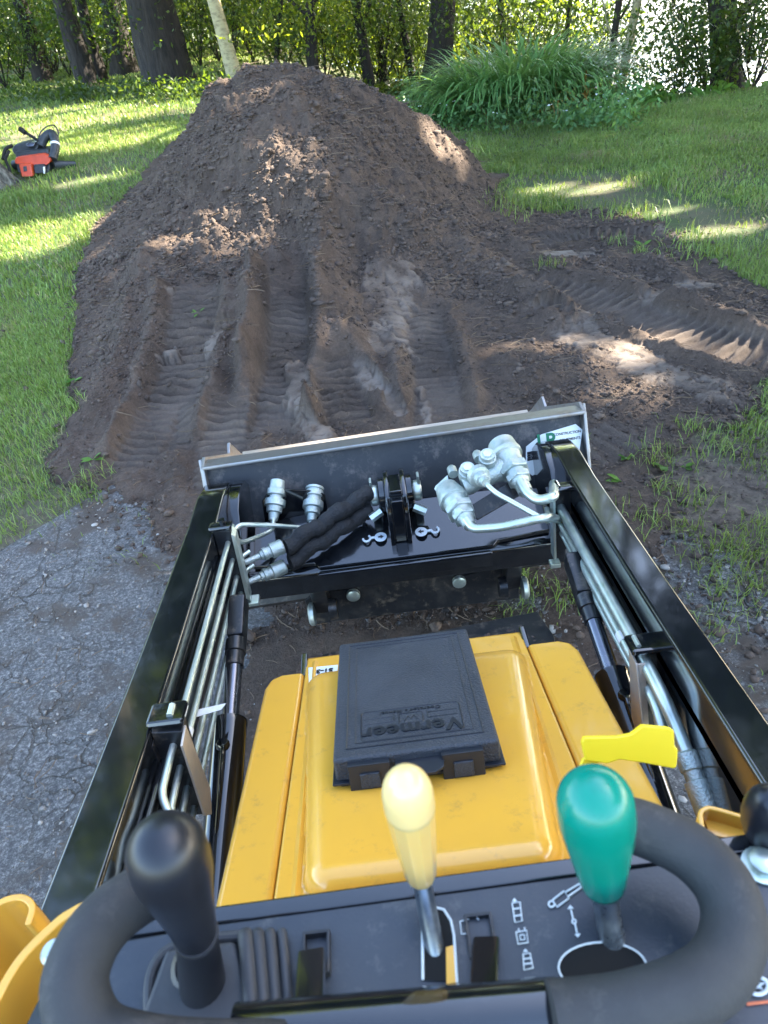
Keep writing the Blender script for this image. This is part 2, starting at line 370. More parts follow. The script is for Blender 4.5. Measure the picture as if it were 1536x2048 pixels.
# clamps, left
g = G(); g.prism([(XL-.026,1.262,.712),(XL+.012,1.262,.705),(XL+.012,1.235,.53),(XL-.026,1.235,.54)], (0,.016,.0), bevel=.003); cl = g.build('line_clamp', M['blackm'], LO)
g = G(); g.prism([(XL+.012,1.256,.700),(XL+.020,1.256,.692),(XL+.020,1.225,.530),(XL+.012,1.225,.538)], (0,.030,0), bevel=.001); g.build('clamp_strap', M['zinc'], cl)
g = G(); g.box((XL-.006,1.262,.720), (.050,.030,.012), rot=Matrix.Rotation(R(-10),3,'X'), bevel=.005); g.lathe((XL,1.262,.724),(XL,1.262,.738),[(0,.008),(1,.007)],6); g.build('clamp_cap', M['black'], cl)
g = G(); g.box((XL+.024,1.235,.522), (.026,.03,.010), bevel=.002); g.build('clamp_foot', M['zinc'], cl)
g = G(); g.prism([(XL-.026,.690,.775),(XL+.020,.690,.770),(XL+.020,.660,.600),(XL-.026,.660,.605)], (0,.030,.0), bevel=.003); cl = g.build('line_clamp', M['blackm'], LO)
g = G(); g.prism([(XL+.0205,.665,.770),(XL+.0205,.700,.772),(XL+.0205,.690,.625),(XL+.0205,.660,.600),(XL+.0205,.640,.630)], (.004,0,0), bevel=.001); g.build('clamp_strap', M['plate'], cl)
g = G(); g.box((XL-.004,.716,.782), (.056,.046,.012), rot=Matrix.Rotation(R(-8),3,'X'), bevel=.006); g.build('clamp_cap', M['black'], cl)
g = G(); g.tube([(XL+.004,.704,.791),(XL+.004,.726,.789)], .005, 8); g.build('clamp_bolt', M['zinc'], cl)
g = G(); g.box((XL-.030,.70,.735), (.012,.05,.055), bevel=.005); g.build('clamp_mount', M['blackm'], cl)
# quick couplers on their bracket, left
g = G()
p = [onY(x, y, 1.505) for x, y in ((524,1003),(536,984),(560,978),(632,982),(650,990),(655,1022),(645,1040),(612,1024),(578,1024),(560,1050),(530,1048))]
g.prism(p, (0,.008,-.002), bevel=.002); qb = g.build('coupler_bracket', M['black'], LO)
for (x0,y0,x1,y1,name) in ((556,960,545,1050,'coupler'),(630,975,622,1050,'coupler')):
    a_ = onY(x0, y0, 1.535); b_ = onY(x1, y1, 1.445)
    g = G()
    if x0 < 600: g.lathe(a_, b_, [(0,.012),(.02,.018),(.20,.019),(.22,.023),(.34,.023),(.36,.017),(.44,.017),(.45,.026),(.58,.026),(.60,.020),(.72,.019),(.74,.014),(.9,.011),(.92,.0065),(1,.0065)], 16)
    else: g.lathe(a_, b_, [(0,.018),(.02,.024),(.08,.024),(.09,.021),(.12,.021),(.13,.024),(.26,.024),(.28,.019),(.38,.019),(.40,.026),(.56,.026),(.58,.020),(.72,.019),(.74,.014),(.9,.011),(.92,.0065),(1,.0065)], 16)
    g.build(name, M['cast'], qb, 25)
# sleeved hoses from lug to the left with bare fittings
for (pa, pb, pc, fit0, fit1) in (((738,985,1.46),(660,1040,1.40),(572,1095,1.34),(566,1092,1.34),(490,1125,1.30)),
                                 ((736,1022,1.45),(668,1068,1.39),(580,1125,1.33),(570,1132,1.33),(488,1168,1.28))):
    P = [onY(*pa), onY(*pb)+np.array([0,0,.004]), onY(*pc)]
    pth = smooth_path(P, 22); n = len(pth)
    rr = [.0200+.0018*math.sin(i*.9+1.7*math.sin(i*.23))+.0012*random.uniform(-1,1) for i in range(n)]
    g = G(); g.tube([q+np.array([.002*math.sin(i*.5),0,.004*math.sin(i*.42)]) for i, q in enumerate(pth)], rr, 16); g.build('sleeved_hose', M['sleeve'], LO, 60)
    a_, b_ = onY(*fit0), onY(*fit1)
    g = G(); g.lathe(a_, b_, [(0,.016),(.03,.0185),(.32,.0185),(.34,.014),(.42,.013),(.43,.0155),(.52,.0155),(.53,.012),(.60,.011),(.62,.0075),(1,.0070)], 18); g.build('hose_fitting', M['cast'], LO, 25)
# ---- right side: cast manifold and thick lines
D = 1.60
def mp_(x, y, d=D): return atD(x, y, d)
g = G()
g.lathe(mp_(1000,885,1.66), mp_(1052,985,1.56), [(0,.022),(.04,.031),(.20,.033),(.24,.036),(.30,.036),(.32,.030),(.50,.027),(.60,.025),(.66,.022),(.80,.021),(.84,.017),(1,.016)], 24)
A0_, A1_ = mp_(1000,885,1.66), mp_(1052,985,1.56); g.lathe(wz(A0_,A1_,.50), wz(A0_,A1_,.63), [(0,.031),(.1,.034),(.9,.034),(1,.031)], 6); g.lathe(wz(A0_,A1_,.68), wz(A0_,A1_,.78), [(0,.026),(.1,.028),(.9,.028),(1,.026)], 6)
mf = g.build('manifold', M['cast'], LO, 25); tag(mf, 'grey cast manifold with three swivel fittings')
g = G(); g.lathe(mp_(892,975,1.64), mp_(940,1052,1.54), [(0,.012),(.03,.026),(.20,.031),(.30,.034),(.38,.034),(.40,.028),(.60,.026),(.70,.022),(.82,.020),(.86,.016),(1,.014)], 24); A0_, A1_ = mp_(892,975,1.64), mp_(940,1052,1.54); g.lathe(wz(A0_,A1_,.54), wz(A0_,A1_,.66), [(0,.030),(.1,.033),(.9,.033),(1,.030)], 6); g.lathe(wz(A0_,A1_,.72), wz(A0_,A1_,.82), [(0,.024),(.1,.026),(.9,.026),(1,.024)], 6); g.build('swivel_fitting', M['cast'], mf, 25)
g = G(); g.lathe(mp_(925,970,1.62), mp_(1015,935,1.62), [(0,.026),(.15,.028),(.3,.023),(.5,.025),(.7,.023),(.85,.028),(1,.026)], 20); g.build('manifold_body', M['cast'], mf, 30)
for x, y in ((935,935),(975,908)):
    g = G(); c0 = mp_(x, y+16, 1.61); c1 = mp_(x, y, 1.585); g.lathe(c0, c1, [(0,.020),(.6,.0195),(.62,.0165),(1,.016)], 20)
    o = g.build('port_boss', M['cast'], mf, 30)
    g = G(); g.lathe(wz(c0,c1,1.0), wz(c0,c1,1.12), [(0,.011),(1,.010)], 6); g.build('port_plug', M['zinc'], o)
for x, y in ((953,905),(902,935)):
    g = G(); g.lathe(mp_(x+5, y+14, 1.63), mp_(x, y, 1.65), [(0,.011),(.8,.011),(1,.008)], 14); g.build('relief_cap', M['cast'], mf)
g = G(); g.prism([mp_(868,978,1.66), mp_(893,955,1.66), mp_(898,985,1.63), mp_(905,1005,1.62), mp_(884,1000,1.64)], (.004,.006,.004), bevel=.001); g.build('flange', M['cast'], mf)
g = G(); g.lathe(mp_(955,950,1.585), mp_(972,965,1.55), [(0,.026),(.3,.024),(.35,.017),(.7,.016),(.72,.012),(1,.010)], 16); g.build('swivel_fitting', M['cast'], mf, 25)
g = G(); g.prism([mp_(935,1015,1.62), mp_(1040,950,1.62), mp_(1050,985,1.62), mp_(955,1040,1.62)], (0,.008,-.008), bevel=.002); g.build('manifold_bracket', M['blackm'], mf)
XR = .366
def right_line(front, off_z, r_, y1, tail):
    f = np.array((XR, 1.30, .626+off_z)); rr = np.array((XR, y1, .626+off_z+.13*(1.30-y1)))
    g = G(); g.tube(bend_path([*front, f, rr, *tail], .035, 7), r_, 16); return g.build('hydraulic_line', M['zinc'], LO)
right_line([mp_(1040,962,1.57), mp_(1052,985,1.54), mp_(1075,1002,1.52)*1.0+np.array([0,0,.0]), mp_(1108,994,1.50), (XR,1.36,.655)], 0, .0108, .76, [(XR,.70,.70),(XR+.010,.66,.672),(XR+.012,.60,.655)])
right_line([mp_(932,1040,1.545), mp_(945,1058,1.525), mp_(1000,1055,1.50), mp_(1095,1034,1.47)], -.034, .0095, .76, [(XR-.002,.70,.665),(XR-.006,.66,.642)])
right_line([mp_(970,965,1.56), mp_(990,985,1.54), mp_(1050,1018,1.51), mp_(1098,1045,1.48), (XR-.02,1.34,.60)], -.060, .0058, .78, [])
g = G(); g.prism([(XR-.014,1.300,.672),(XR+.026,1.300,.676),(XR+.026,1.270,.53),(XR-.014,1.270,.52)], (0,.016,0), bevel=.003); cl = g.build('line_clamp', M['blackm'], LO)
g = G(); g.prism([(XR-.020,1.290,.672),(XR-.014,1.290,.675),(XR-.014,1.262,.510),(XR-.020,1.262,.505)], (0,.030,0), bevel=.001); g.build('clamp_strap', M['zinc'], cl)
g = G(); g.box((XR+.006,1.298,.682), (.050,.032,.014), rot=Matrix.Rotation(R(-8),3,'X'), bevel=.006); g.tube([(XR-.008,1.286,.692),(XR-.008,1.310,.690)], .004, 8); g.build('clamp_cap', M['black'], cl)
g = G(); g.box((XR-.016,1.27,.488), (.024,.022,.012), bevel=.002); g.build('clamp_foot', M['zinc'], cl)
g = G(); g.prism([(XR-.014,.79,.70),(XR+.026,.79,.705),(XR+.026,.735,.585),(XR-.014,.735,.58)], (0,.022,0), bevel=.003); cl = g.build('line_clamp', M['blackm'], LO)
g = G(); g.prism([(XR-.020,.80,.705),(XR-.020,.765,.705),(XR-.020,.700,.60),(XR-.020,.700,.54),(XR-.020,.735,.53)], (.004,0,0), bevel=.001); g.prism([(XR-.016,.763,.705),(XR-.005,.763,.705),(XR-.005,.700,.56),(XR-.016,.700,.56)], (0,.003,0)); g.build('clamp_strap', M['plate'], cl)
g = G(); g.box((XR+.004,.795,.716), (.056,.046,.012), rot=Matrix.Rotation(R(-8),3,'X'), bevel=.007); g.tube([(XR+.026,.76,.712),(XR+.030,.76,.66)], .004, 8); g.build('clamp_cap', M['black'], cl)
g = G(); g.tube([(XR-.010,.784,.724),(XR-.010,.808,.722)], .0042, 8); g.build('clamp_bolt', M['zinc'], cl)
g = G(); c0 = np.array((XR+.012,.61,.657)); g.lathe(c0+np.array([0,.02,.004]), c0+np.array([.004,-.075,-.03]), [(0,.012),(.05,.018),(.28,.018),(.3,.015),(.42,.015),(.44,.019),(1,.018)], 18); g.build('hose_fitting', M['cast'], LO, 25)
g = G(); g.tube(smooth_path([c0+np.array([.004,-.07,-.028]), c0+np.array([-.004,-.14,-.06]), c0+np.array([-.02,-.24,-.12]), c0+np.array([-.03,-.34,-.2])], 8), .021, 16); g.build('hose', M['fabric'], LO)
g = G(); q = onX(1255,1290,XR-.01); g.tube([(XR,.885,.646),(XR,.862,.649)], .0102, 14); g.build('paper_tag', M['tag'], LO)
g = G(); g.prism([(.392,.90,.62),(.392,.98,.60),(.392,.96,.54),(.392,.86,.56)], (.004,0,0)); g.build('yellow_plate', M['yellow'], LO)  # thin flat yellow plate at the right arm
# ---- lift cylinders
for s in (-1, 1):
    x = s*.352
    a_ = np.array((x,.872,.560)); b_ = np.array((x,.30,.465)); d = (a_-b_)/np.linalg.norm(a_-b_)
    g = G(); g.lathe(b_, a_, [(0,.031),(.975,.031),(.98,.0325),(.995,.0325),(1,.026)], 32); cy = g.build('lift_cylinder', M['black'], LO, 30)
    g = G(); g.lathe(a_, a_+d*.20, [(0,.0155),(1,.0155)], 24); g.build('cylinder_rod', M['chrome'], cy)
    e = a_+d*.115
    g = G(); g.lathe(e, e+d*.06, [(0,.018),(.5,.018),(.52,.021),(1,.021)], 20); g.build('rod_collar', M['blackm'], cy)
    g = G(); g.box(e+d*.115, (.034,.10,.044), rot=Matrix.Rotation(R(12),3,'X'), bevel=.006); g.build('rod_clevis', M['blackm'], cy)
    h = a_-d*.07+np.array([-s*.0,0,.030])
    g = G(); g.lathe(h, h+np.array([0,.002,.010]), [(0,.012),(.6,.012),(1,.010)], 16); g.tube(smooth_path([h+np.array([0,0,.006]), h+np.array([-s*.004,-.03,.010]), h+np.array([0,-.16,-.030]), h+np.array([0,-.3,-.055])], 6), .0038, 10); g.build('cylinder_port_line', M['black'], cy)
# ---- hood
HA, HB = .897, -.2933
def hz(y): return HA+HB*y
g = G()
for (x0, x1, nm) in ((-.272,-.203,'L'),(.203,.288,'R')):
    g = G(); s = -1 if x0 < 0 else 1
    xo, xi = (x0, x1) if s < 0 else (x1, x0)
    top = [(xi,.25),(xi,.905),(xo-s*.028,.905),(xo-s*.008,.893),(xo,.865),(xo,.25)]
    g.prism([(a, b, hz(b)) for a, b in top], (0,0,-.20), bevel=.010, seg=4)
    g.build('hood_side_panel', M['yellow'], LO, 40)
nx, ny = 121, 181
xs = np.linspace(-.200,.200,nx); ys = np.linspace(.20,.945,ny); Xg, Yg = np.meshgrid(xs, ys)
def rise(X, Y):
    tt = np.clip((Y-.40)/(.90-.40),0,1)
    hw = (.150+.045*tt)-.0
    cx = -.012*(1-tt)
    dx = hw-np.abs(X-cx); dy0 = Y-.415; dy1 = .885-Y
    rad = .035
    # rounded rectangle inside distance
    ex = np.maximum(rad-dx,0); ey = np.maximum(rad-np.minimum(dy0,dy1),0)
    d = rad-np.hypot(ex,ey)
    d = np.where((dx>rad)&(np.minimum(dy0,dy1)>rad), rad, d)
    k = np.clip(d/ rad,0,1)
    front = np.clip((.885-Y)/.5,0,1)
    H = .018+.022*front
    return H*np.sqrt(np.clip(1-(1-k)**2.2,0,1))
Zg = hz(Yg)+rise(Xg,Yg)+.0015*np.sin(Xg*16)*0
verts = np.stack([Xg,Yg,Zg],-1).reshape(-1,3)
idx = np.arange(nx*ny).reshape(ny,nx); fc = np.stack([idx[:-1,:-1],idx[:-1,1:],idx[1:,1:],idx[1:,:-1]],-1).reshape(-1,4)
hood = np_mesh('hood_lid', verts, fc, 4, M['yellow'], LO, True)
sm = hood.modifiers.new('thickness','SOLIDIFY'); sm.thickness = .012; sm.offset = -1
g = G(); g.prism([(-.085+.0,.405,hz(.405)-.0)]+[(.085,.405,hz(.405))]+[(.075,.388,hz(.388))]+[(-.075,.388,hz(.388))], (0,0,.004)); g.bm.free()
# crown ridges beside the raised panel
for s in (-1,1):
    g = G(); g.prism([(s*.190,.93,hz(.93)+.000),(s*.184,.93,hz(.93)+.0045),(s*.178,.93,hz(.93)),(s*.160-.006,.30,hz(.30)),(s*.166-.006,.30,hz(.30)+.0045),(s*.172-.006,.30,hz(.30))][:3], tuple(np.array((s*-.018-.006,-.63,hz(.30)-hz(.93)))), bevel=.0)
    g.build('hood_rib', M['yellow'], hood, 70)
# dark frame below and ahead of the hood
g = G(); g.box((0,.55,.40), (.50,.78,.34), bevel=.01); g.build('engine_bay', M['blackm'], LO)
g = G(); g.prism([(-.235,.95,.53),(-.235,1.04,.51),(.27,1.10,.50),(.285,1.02,.505),(.27,.93,.535)], (0,0,.012), bevel=.002)
fr = g.build('front_guard', M['blackm'], LO); 
for x in (-.204,.204):
    g = G(); g.box((x,.925,hz(.925)-.002), (.012,.055,.010), bevel=.003); g.build('hood_hinge', M['black'], LO)
# number label behind the manual case
lb = [onP(x, y, HA+.001+.0, HB) for x, y in ((617,1336),(676,1330),(674,1352),(640,1356),(618,1372))]
g = G(); g.prism(lb, (0,0,.0008)); lab = g.build('number_label', M['white'], hood); tag(lab, 'white number label reading 51-3')
o = onP(649,1341,HA+.0030,HB); n_ = np.array([0,-HB,1.0]); n_ /= np.linalg.norm(n_); uy = np.array([0,1.0,HB]); uy /= np.linalg.norm(uy)
text_obj('51-3', .017, .0003, M['ink'], 'number', lab, mat_basis(o, -ux, -uy, n_), .0007, 1.0)
# ---- tracks and chassis
g = G(); g.box((0,.05,.34), (.56,1.0,.30), bevel=.02); g.build('chassis', M['blackm'], LO)
for s in (-1,1):
    pr = [(-.85+.13-.13*math.cos(a), .15-.13*math.sin(a)) for a in np.linspace(-math.pi/2, math.pi/2, 9)]
    pr = [(-.72,.02),(-.82,.06),(-.85,.15),(-.80,.26),(-.70,.29),(.25,.29),(.36,.26),(.42,.16),(.38,.06),(.28,.02)]
    g = G(); g.prism(ypz(pr, s*.44), (-s*.18,0,0), bevel=.01)
    for k in range(15): g.box((s*.35,-.75+k*.075,.297), (.17,.03,.02), bevel=.003)
    g.build('rubber_track', M['track'], LO)
    g = G(); g.box((s*.36,-.2,.56), (.05,.9,.50), bevel=.02); g.build('arm_tower', M['yellow'], LO)
# ---- console
CZ = 1.12
g = G()
cl0, cl1 = onZ(60,2048,CZ), onZ(330,1822,CZ)
YB = .252
g.prism([(-.232,YB,CZ-.004),(.36,YB+.012,CZ-.004),(.36,-.10,CZ-.004),(-.30,-.10,CZ-.004),(-.272,.10,CZ-.004)], (0,0,-.30), bevel=.004)
con = g.build('console', M['blackm'], LO); tag(con, 'dark grey control console with levers and pale symbols')
# vinyl panel drawn solid; the two openings are laid on top
def cpt(px, py, dz=0.0): return onZ(px, py, CZ+dz)
pts = [cpt(x,y,-.001) for x,y in ((200,1890),(420,1850),(1150,1752),(1536,1700))]
pts += [np.array([.36,pts[-1][1],CZ-.001]), np.array([.36,-.09,CZ-.001]), np.array([-.268,-.09,CZ-.001])]
g = G(); g.prism(pts, (0,0,-.005), bevel=.0015); panel = g.build('console_panel', M['panel'], con)
g = G(); a_, b_, c_, d_ = cpt(180,1845,.0), cpt(1536,1660,.0), cpt(1536,1697,.0), cpt(200,1880,.0)
g.prism([a_, b_, c_, d_], (0,0,-.01), bevel=.002); g.build('console_rim', M['black'], con)
# openings: black sheets painted in for the shade inside, yellow bracket in the slot
def ell(px, py, w, h, n=28, dz=.0): return [cpt(px+w*math.cos(a), py+h*math.sin(a), dz) for a in np.linspace(0, 2*math.pi, n, endpoint=False)]
slot = [cpt(x,y,.0003) for x,y in ((846,1960),(845,1850),(852,1828),(868,1815),(888,1820),(902,1842),(908,1870),(914,1965))]
g = G(); g.prism(slot, (0,0,.0004)); sl = g.build('lever_slot_shade', mat('slot_darkness',(.002,.002,.002),.9), con)
g = G(); g.tube([np.array(p)+np.array([0,0,.0006]) for p in slot], .0009, 6); g.build('slot_trim', M['icon'], sl)
g = G(); g.prism([cpt(x,y,.0009) for x,y in ((892,1895),(908,1890),(912,1965),(893,1968))], (0,0,.0004)); g.build('inner_bracket', M['yellow'], sl)
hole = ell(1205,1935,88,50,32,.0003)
g = G(); g.prism(hole, (0,0,.0004)); sl = g.build('lever_hole_shade', bpy.data.materials['slot_darkness'], con)
g = G(); g.tube([np.array(p)+np.array([0,0,.0006]) for p in hole+hole[:1]], .0006, 6); g.build('hole_trim', M['icon'], sl)
# pale symbols
def sym(name, polys, mt='icon', wd=.00045):
    g = G()
    for pl in polys: g.tube([cpt(x,y,.0007) for x,y in pl], wd, 5)
    return g.build(name, M[mt], panel)
def arrow_head(px, py, dx, dy, s=9):
    L = math.hypot(dx,dy); dx/=L; dy/=L
    g = G(); g.prism([cpt(px+dx*s*1.3,py+dy*s*1.3,.0004), cpt(px-dy*s,py+dx*s,.0004), cpt(px+dy*s,py-dx*s,.0004)], (0,0,.0005)); g.build('arrow_head', M['icon'], panel)
sym('battery_symbol', [[(1024,1806),(1040,1804),(1044,1842),(1030,1845),(1024,1806)],[(1026,1818),(1041,1816)],[(1028,1832),(1043,1830)],[(1029,1798),(1029,1806)]])
arrow_head(1029,1803,0,-1,5)
sym('gauge_symbol', [[(1032,1864),(1053,1861),(1056,1885),(1036,1888),(1032,1864)],[(1040,1870),(1048,1869),(1050,1879),(1041,1880),(1040,1870)],[(1038,1862),(1037,1857)],[(1050,1860),(1049,1855)]])
sym('lift_symbol', [[(1046,1908),(1060,1906),(1066,1936),(1048,1940),(1046,1908)],[(1047,1918),(1062,1916)],[(1048,1928),(1064,1926)]]); arrow_head(1051,1904,0,-1,5)
sym('cylinder_symbol', [[(1105,1800),(1128,1782),(1138,1796),(1114,1814),(1105,1800)],[(1131,1784),(1158,1768),(1163,1774),(1136,1793)],
    [(1166+6*math.cos(a),1769+6*math.sin(a)) for a in np.linspace(0,6.28,12)],[(1103+6*math.cos(a),1808+6*math.sin(a)) for a in np.linspace(0,6.28,12)]], wd=.0006)
sym('direction_symbol', [[(1142,1820),(1146,1838)],[(1150,1848),(1154,1866)],[(1148+4*math.cos(a),1843+4*math.sin(a)) for a in np.linspace(0,6.28,10)]], wd=.0006); arrow_head(1141,1818,-.1,-1,6); arrow_head(1155,1868,.1,1,6)
sym('pump_symbol', [[(938,1838),(920,1843),(923,1868),(938,1866)],[(928,1838),(940,1834),(952,1834),(958,1840)]])
sym('warning_symbol', [[(1516+20*math.cos(a),1972+17*math.sin(a)) for a in np.linspace(0,6.28,22)]], wd=.0011)
sym('star_mark', [[(1508,1978),(1516,1960),(1524,1978),(1504,1968),(1528,1966),(1508,1978)]], wd=.0008)
sym('border_line', [[(1485,1990),(1494,2008),(1600,1996)]], 'orange', .0008)
g = G(); c = cpt(1524,1732); g.lathe(c, c+np.array([0,0,.010]), [(0,.013),(.15,.013),(.2,.0095),(.8,.0090),(1,.006)], 20); g.build('console_bolt', M['zinc'], con)
g = G(); c = cpt(112,1908); g.lathe(c, c+np.array([0,0,.008]), [(0,.009),(.5,.009),(1,.006)], 16); g.build('console_bolt', M['zinc'], con)
# ---- yellow side frames beside the console
def ribbon(name, pix, z, depth, thick, par, mt='yellow'):
    P = [onZ(x,y,z) for x,y in pix]; P = smooth_path(P, 5); g = G(); n = len(P); outp = []
    for i,p in enumerate(P):
        t = P[min(i+1,n-1)]-P[max(i-1,0)]; t[2]=0; t /= np.linalg.norm(t); outp.append(p+np.array([t[1],-t[0],0])*thick)
    g.prism([*P, *outp[::-1]], (0,0,-depth), bevel=.0015); return g.build(name, M[mt], par, 50)
ribbon('side_frame', ((-20,2040),(40,1930),(108,1858),(150,1828),(250,1776),(330,1745)), 1.10, .045, -.007, LO)
ribbon('tower_frame', ((-110,1930),(-50,1850),(-5,1812),(35,1800),(56,1815),(48,1850)), 1.00, .10, -.006, LO)
ribbon('side_frame', ((1400,1655),(1396,1625),(1408,1612),(1430,1612),(1500,1632),(1560,1650)), 1.06, .05, .004, LO)
g = G(); g.prism([onZ(x,y,1.045) for x,y in ((1400,1618),(1560,1640),(1560,1700),(1420,1668))], (0,0,-.004)); g.build('side_bracket', M['yellow'], LO)
# ---- levers
def lever(tp, bp, knobprof, shaft_bot, kmat, smat, rs0, rs1, label):
    a_ = np.array(tp); b_ = np.array(bp); c_ = np.array(shaft_bot)
    g = G(); g.tube([b_+(a_-b_)*.12, b_, c_], [rs0, rs0, rs1], 20); lv = g.build('control_lever', smat, LO); tag(lv, label)
    g = G(); g.lathe(a_, b_, knobprof, 36); g.build('lever_knob', kmat, lv, 60); return lv
def dome(r, t0, n=8):    # top hemisphere samples, t0: fraction of length taken by the dome
    return [(t0*(1-math.cos(math.pi/2*k/n)), r*math.sin(math.pi/2*k/n)) for k in range(n+1)]
def crown(px, py, dep, ax, r): return atD(px, py, dep)
# green
top = atD(1186,1562,.392); bot = atD(1206,1768,.452)
lv = lever(top, bot, dome(.0214,.20)+[(.34,.0218),(.5,.0200),(.75,.0168),(.95,.0142),(.985,.0135),(1,.012)], onZ(1234,1935,CZ-.02), M['teal'], M['shaft'], .0082, .0078, 'lever with a teal green bulb knob')
# cream
top = atD(808,1545,.405); bot = atD(842,1752,.470)
lv = lever(top, bot, dome(.0150,.19)+[(.27,.0153),(.31,.0151),(.33,.0138),(1,.006)], onZ(884,1975,CZ-.02), M['cream'], M['shaft'], .0062, .0064, 'lever with a small cream yellow knob')
g = G(); a_, b_ = V(top), V(bot); g.lathe(a_+(b_-a_)*.31, b_, [(0,.0150),(.5,.0130),(.93,.0106),(1,.0092)], 12); g.build('knob_body', M['amber'], lv, 12)
# black left
top = atD(318,1662,.365); bot = atD(392,1868,.435)
lv = lever(top, bot, dome(.0208,.18)+[(.28,.0214),(.38,.0206),(.55,.0178),(.75,.0150),(.97,.0128),(1,.0118)], onZ(408,1985,CZ), M['knobblk'], M['knobblk'], .0122, .0150, 'lever with a black bulb knob in a rubber boot')
g = G(); e0, e1 = atD(398,1930,.462), atD(409,1990,.50); g.lathe(e0, e1, [(0,.0150),(.05,.0178),(.9,.0185),(1,.0175)], 28); g.build('lever_collar', M['knobblk'], lv)
g = G(); g.lathe(atD(391,1866,.434), atD(393,1872,.437), [(0,.0130),(.5,.0135),(1,.0130)], 28); g.build('knob_ring', M['rubber'], lv)
# rubber boot: base tray with folded bellows on its right
g = G(); q = [cpt(x,y,.010) for x,y in ((330,1895),(470,1878),(505,2010),(500,2060),(285,2080),(285,2020))]; g.prism(q, (0,0,-.012), bevel=.004, seg=3); bt = g.build('lever_boot', M['rubber'], LO); tag(bt, 'grey rubber bellows boot round the black lever')
for k in range(4):
    x0 = 490+k*24; g = G(); y0, y1 = 1876-k*2, 2008-k*2
    P = [cpt(x0,y0+14,.001), cpt(x0+2,y0,.012-.0018*k), cpt(x0+12,y1-20,.013-.0018*k), cpt(x0+16,y1+20,.010-.0018*k)]
    g.tube(smooth_path(P,6), .0052-.0006*k, 12); g.build('bellows_fold', M['rubber'], bt)
g = G(); g.tube(smooth_path([cpt(300,2060,.004),cpt(300,1960,.006),cpt(330,1905,.006),cpt(400,1880,.005),cpt(480,1872,.004)],6), .0035, 10); g.build('boot_rim', M['rubber'], bt)
# right black lever
g = G(); g.tube([atD(1548,1640,.50), atD(1560,1760,.58)], .006, 12); lv = g.build('control_lever', M['shaft'], LO); tag(lv, 'lever with a black ball knob at the right edge')
g = G(); g.lathe(atD(1537,1586,.47), atD(1546,1696,.515), [(.5-.5*math.cos(math.pi*k/12), .0185*math.sin(math.pi*k/12)+.0002) for k in range(13)], 28); g.build('lever_knob', M['knobblk'], lv, 60)
# yellow paddle on its stalk
pd = [(1164,1487),(1168,1475),(1236,1474),(1262,1469),(1272,1462),(1285,1451),(1340,1456),(1349,1462),(1350,1492),(1357,1500),(1354,1535),(1348,1538),(1290,1527),(1240,1520),(1215,1528),(1172,1522)]
DP = .70
g = G(); P = [atD(x,y,DP) for x,y in pd]; g.prism(P, tuple(_f*.007), bevel=.0022, seg=3); pdl = g.build('paddle_handle', M['paddle'], LO, 40); tag(pdl, 'bright yellow plastic paddle handle')
g = G(); g.prism([atD(x,y,DP+.005) for x,y in ((1176,1512),(1200,1520),(1192,1545),(1158,1540),(1166,1520))], tuple(_f*.006), bevel=.002); g.build('paddle_stalk', M['paddle'], pdl)
g = G(); g.tube([atD(1180,1535,DP+.01), atD(1200,1700,DP+.08)], .004, 10); g.build('paddle_rod', M['blackm'], pdl)
# ---- hand grips and bar
def atDs(L): return [atD(x,y,d) for x,y,d in L]
RG = atDs(((1105,2042,.385),(1180,2035,.385),(1270,2020,.385),(1380,1982,.39),(1445,1930,.40),(1468,1850,.415),(1446,1770,.43),(1385,1706,.445),(1300,1662,.455),(1225,1640,.46)))
g = G(); P = smooth_path(RG, 8); g.tube(P, np.linspace(.0192,.0168,len(P)), 28); gr = g.build('hand_grip', M['foam'], LO); tag(gr, 'curved black foam hand grip')
LG = atDs(((560,2120,.385),(440,2122,.375),(300,2112,.37),(190,2075,.375),(150,1985,.385),(170,1900,.40),(225,1828,.42),(300,1778,.44),(360,1745,.455)))
g = G(); P = smooth_path(LG, 8); g.tube(P, np.linspace(.0185,.0165,len(P)), 28); gr = g.build('hand_grip', M['foam'], LO); tag(gr, 'curved black foam hand grip')
g = G(); g.tube([atD(470,2075,.40), atD(1120,2022,.40)], .0165, 28); bar = g.build('hand_bar', M['black'], LO)
for (xa, ya, wd, cupx, cupy) in ((618,2000,.017,636,1915),(968,1975,.017,962,1880)):
    g = G(); c0 = atD(xa, ya+40, .402); c1 = atD(xa+6, ya-90, .46)
    d_ = c1-c0; L = np.linalg.norm(d_)
    zz = V(d_/L); xx = Vector((1,0,0)); yy = zz.cross(xx).normalized(); xx = yy.cross(zz)
    rot = Matrix((xx, yy, zz)).transposed()
    g.box((c0+c1)/2, (wd,.010,L), rot=rot, bevel=.002); br = g.build('bar_clamp', M['black'], LO)
    g = G(); a1 = atD(xa, ya+60, .378); g.tube([a1+np.array([-wd/2,0,0]), a1+np.array([wd/2,0,0])], .0195, 24); g.bm.free()
    # square cup
    cc = atD(cupx, cupy, .47); g = G(); w_, h_ = .016, .024
    for (dx, dy, sx, sy) in ((-w_/2,0,.002,h_),(w_/2,0,.002,h_),(0,-h_/2,w_+.002,.002),(0,h_/2,w_+.002,.002)):
        g.box(cc+np.array([dx,dy,0]), (sx,sy,.018), bevel=.0005)
    g.box(cc+np.array([0,0,-.008]), (w_,h_,.002)); g.build('square_socket', M['blackm'], br)

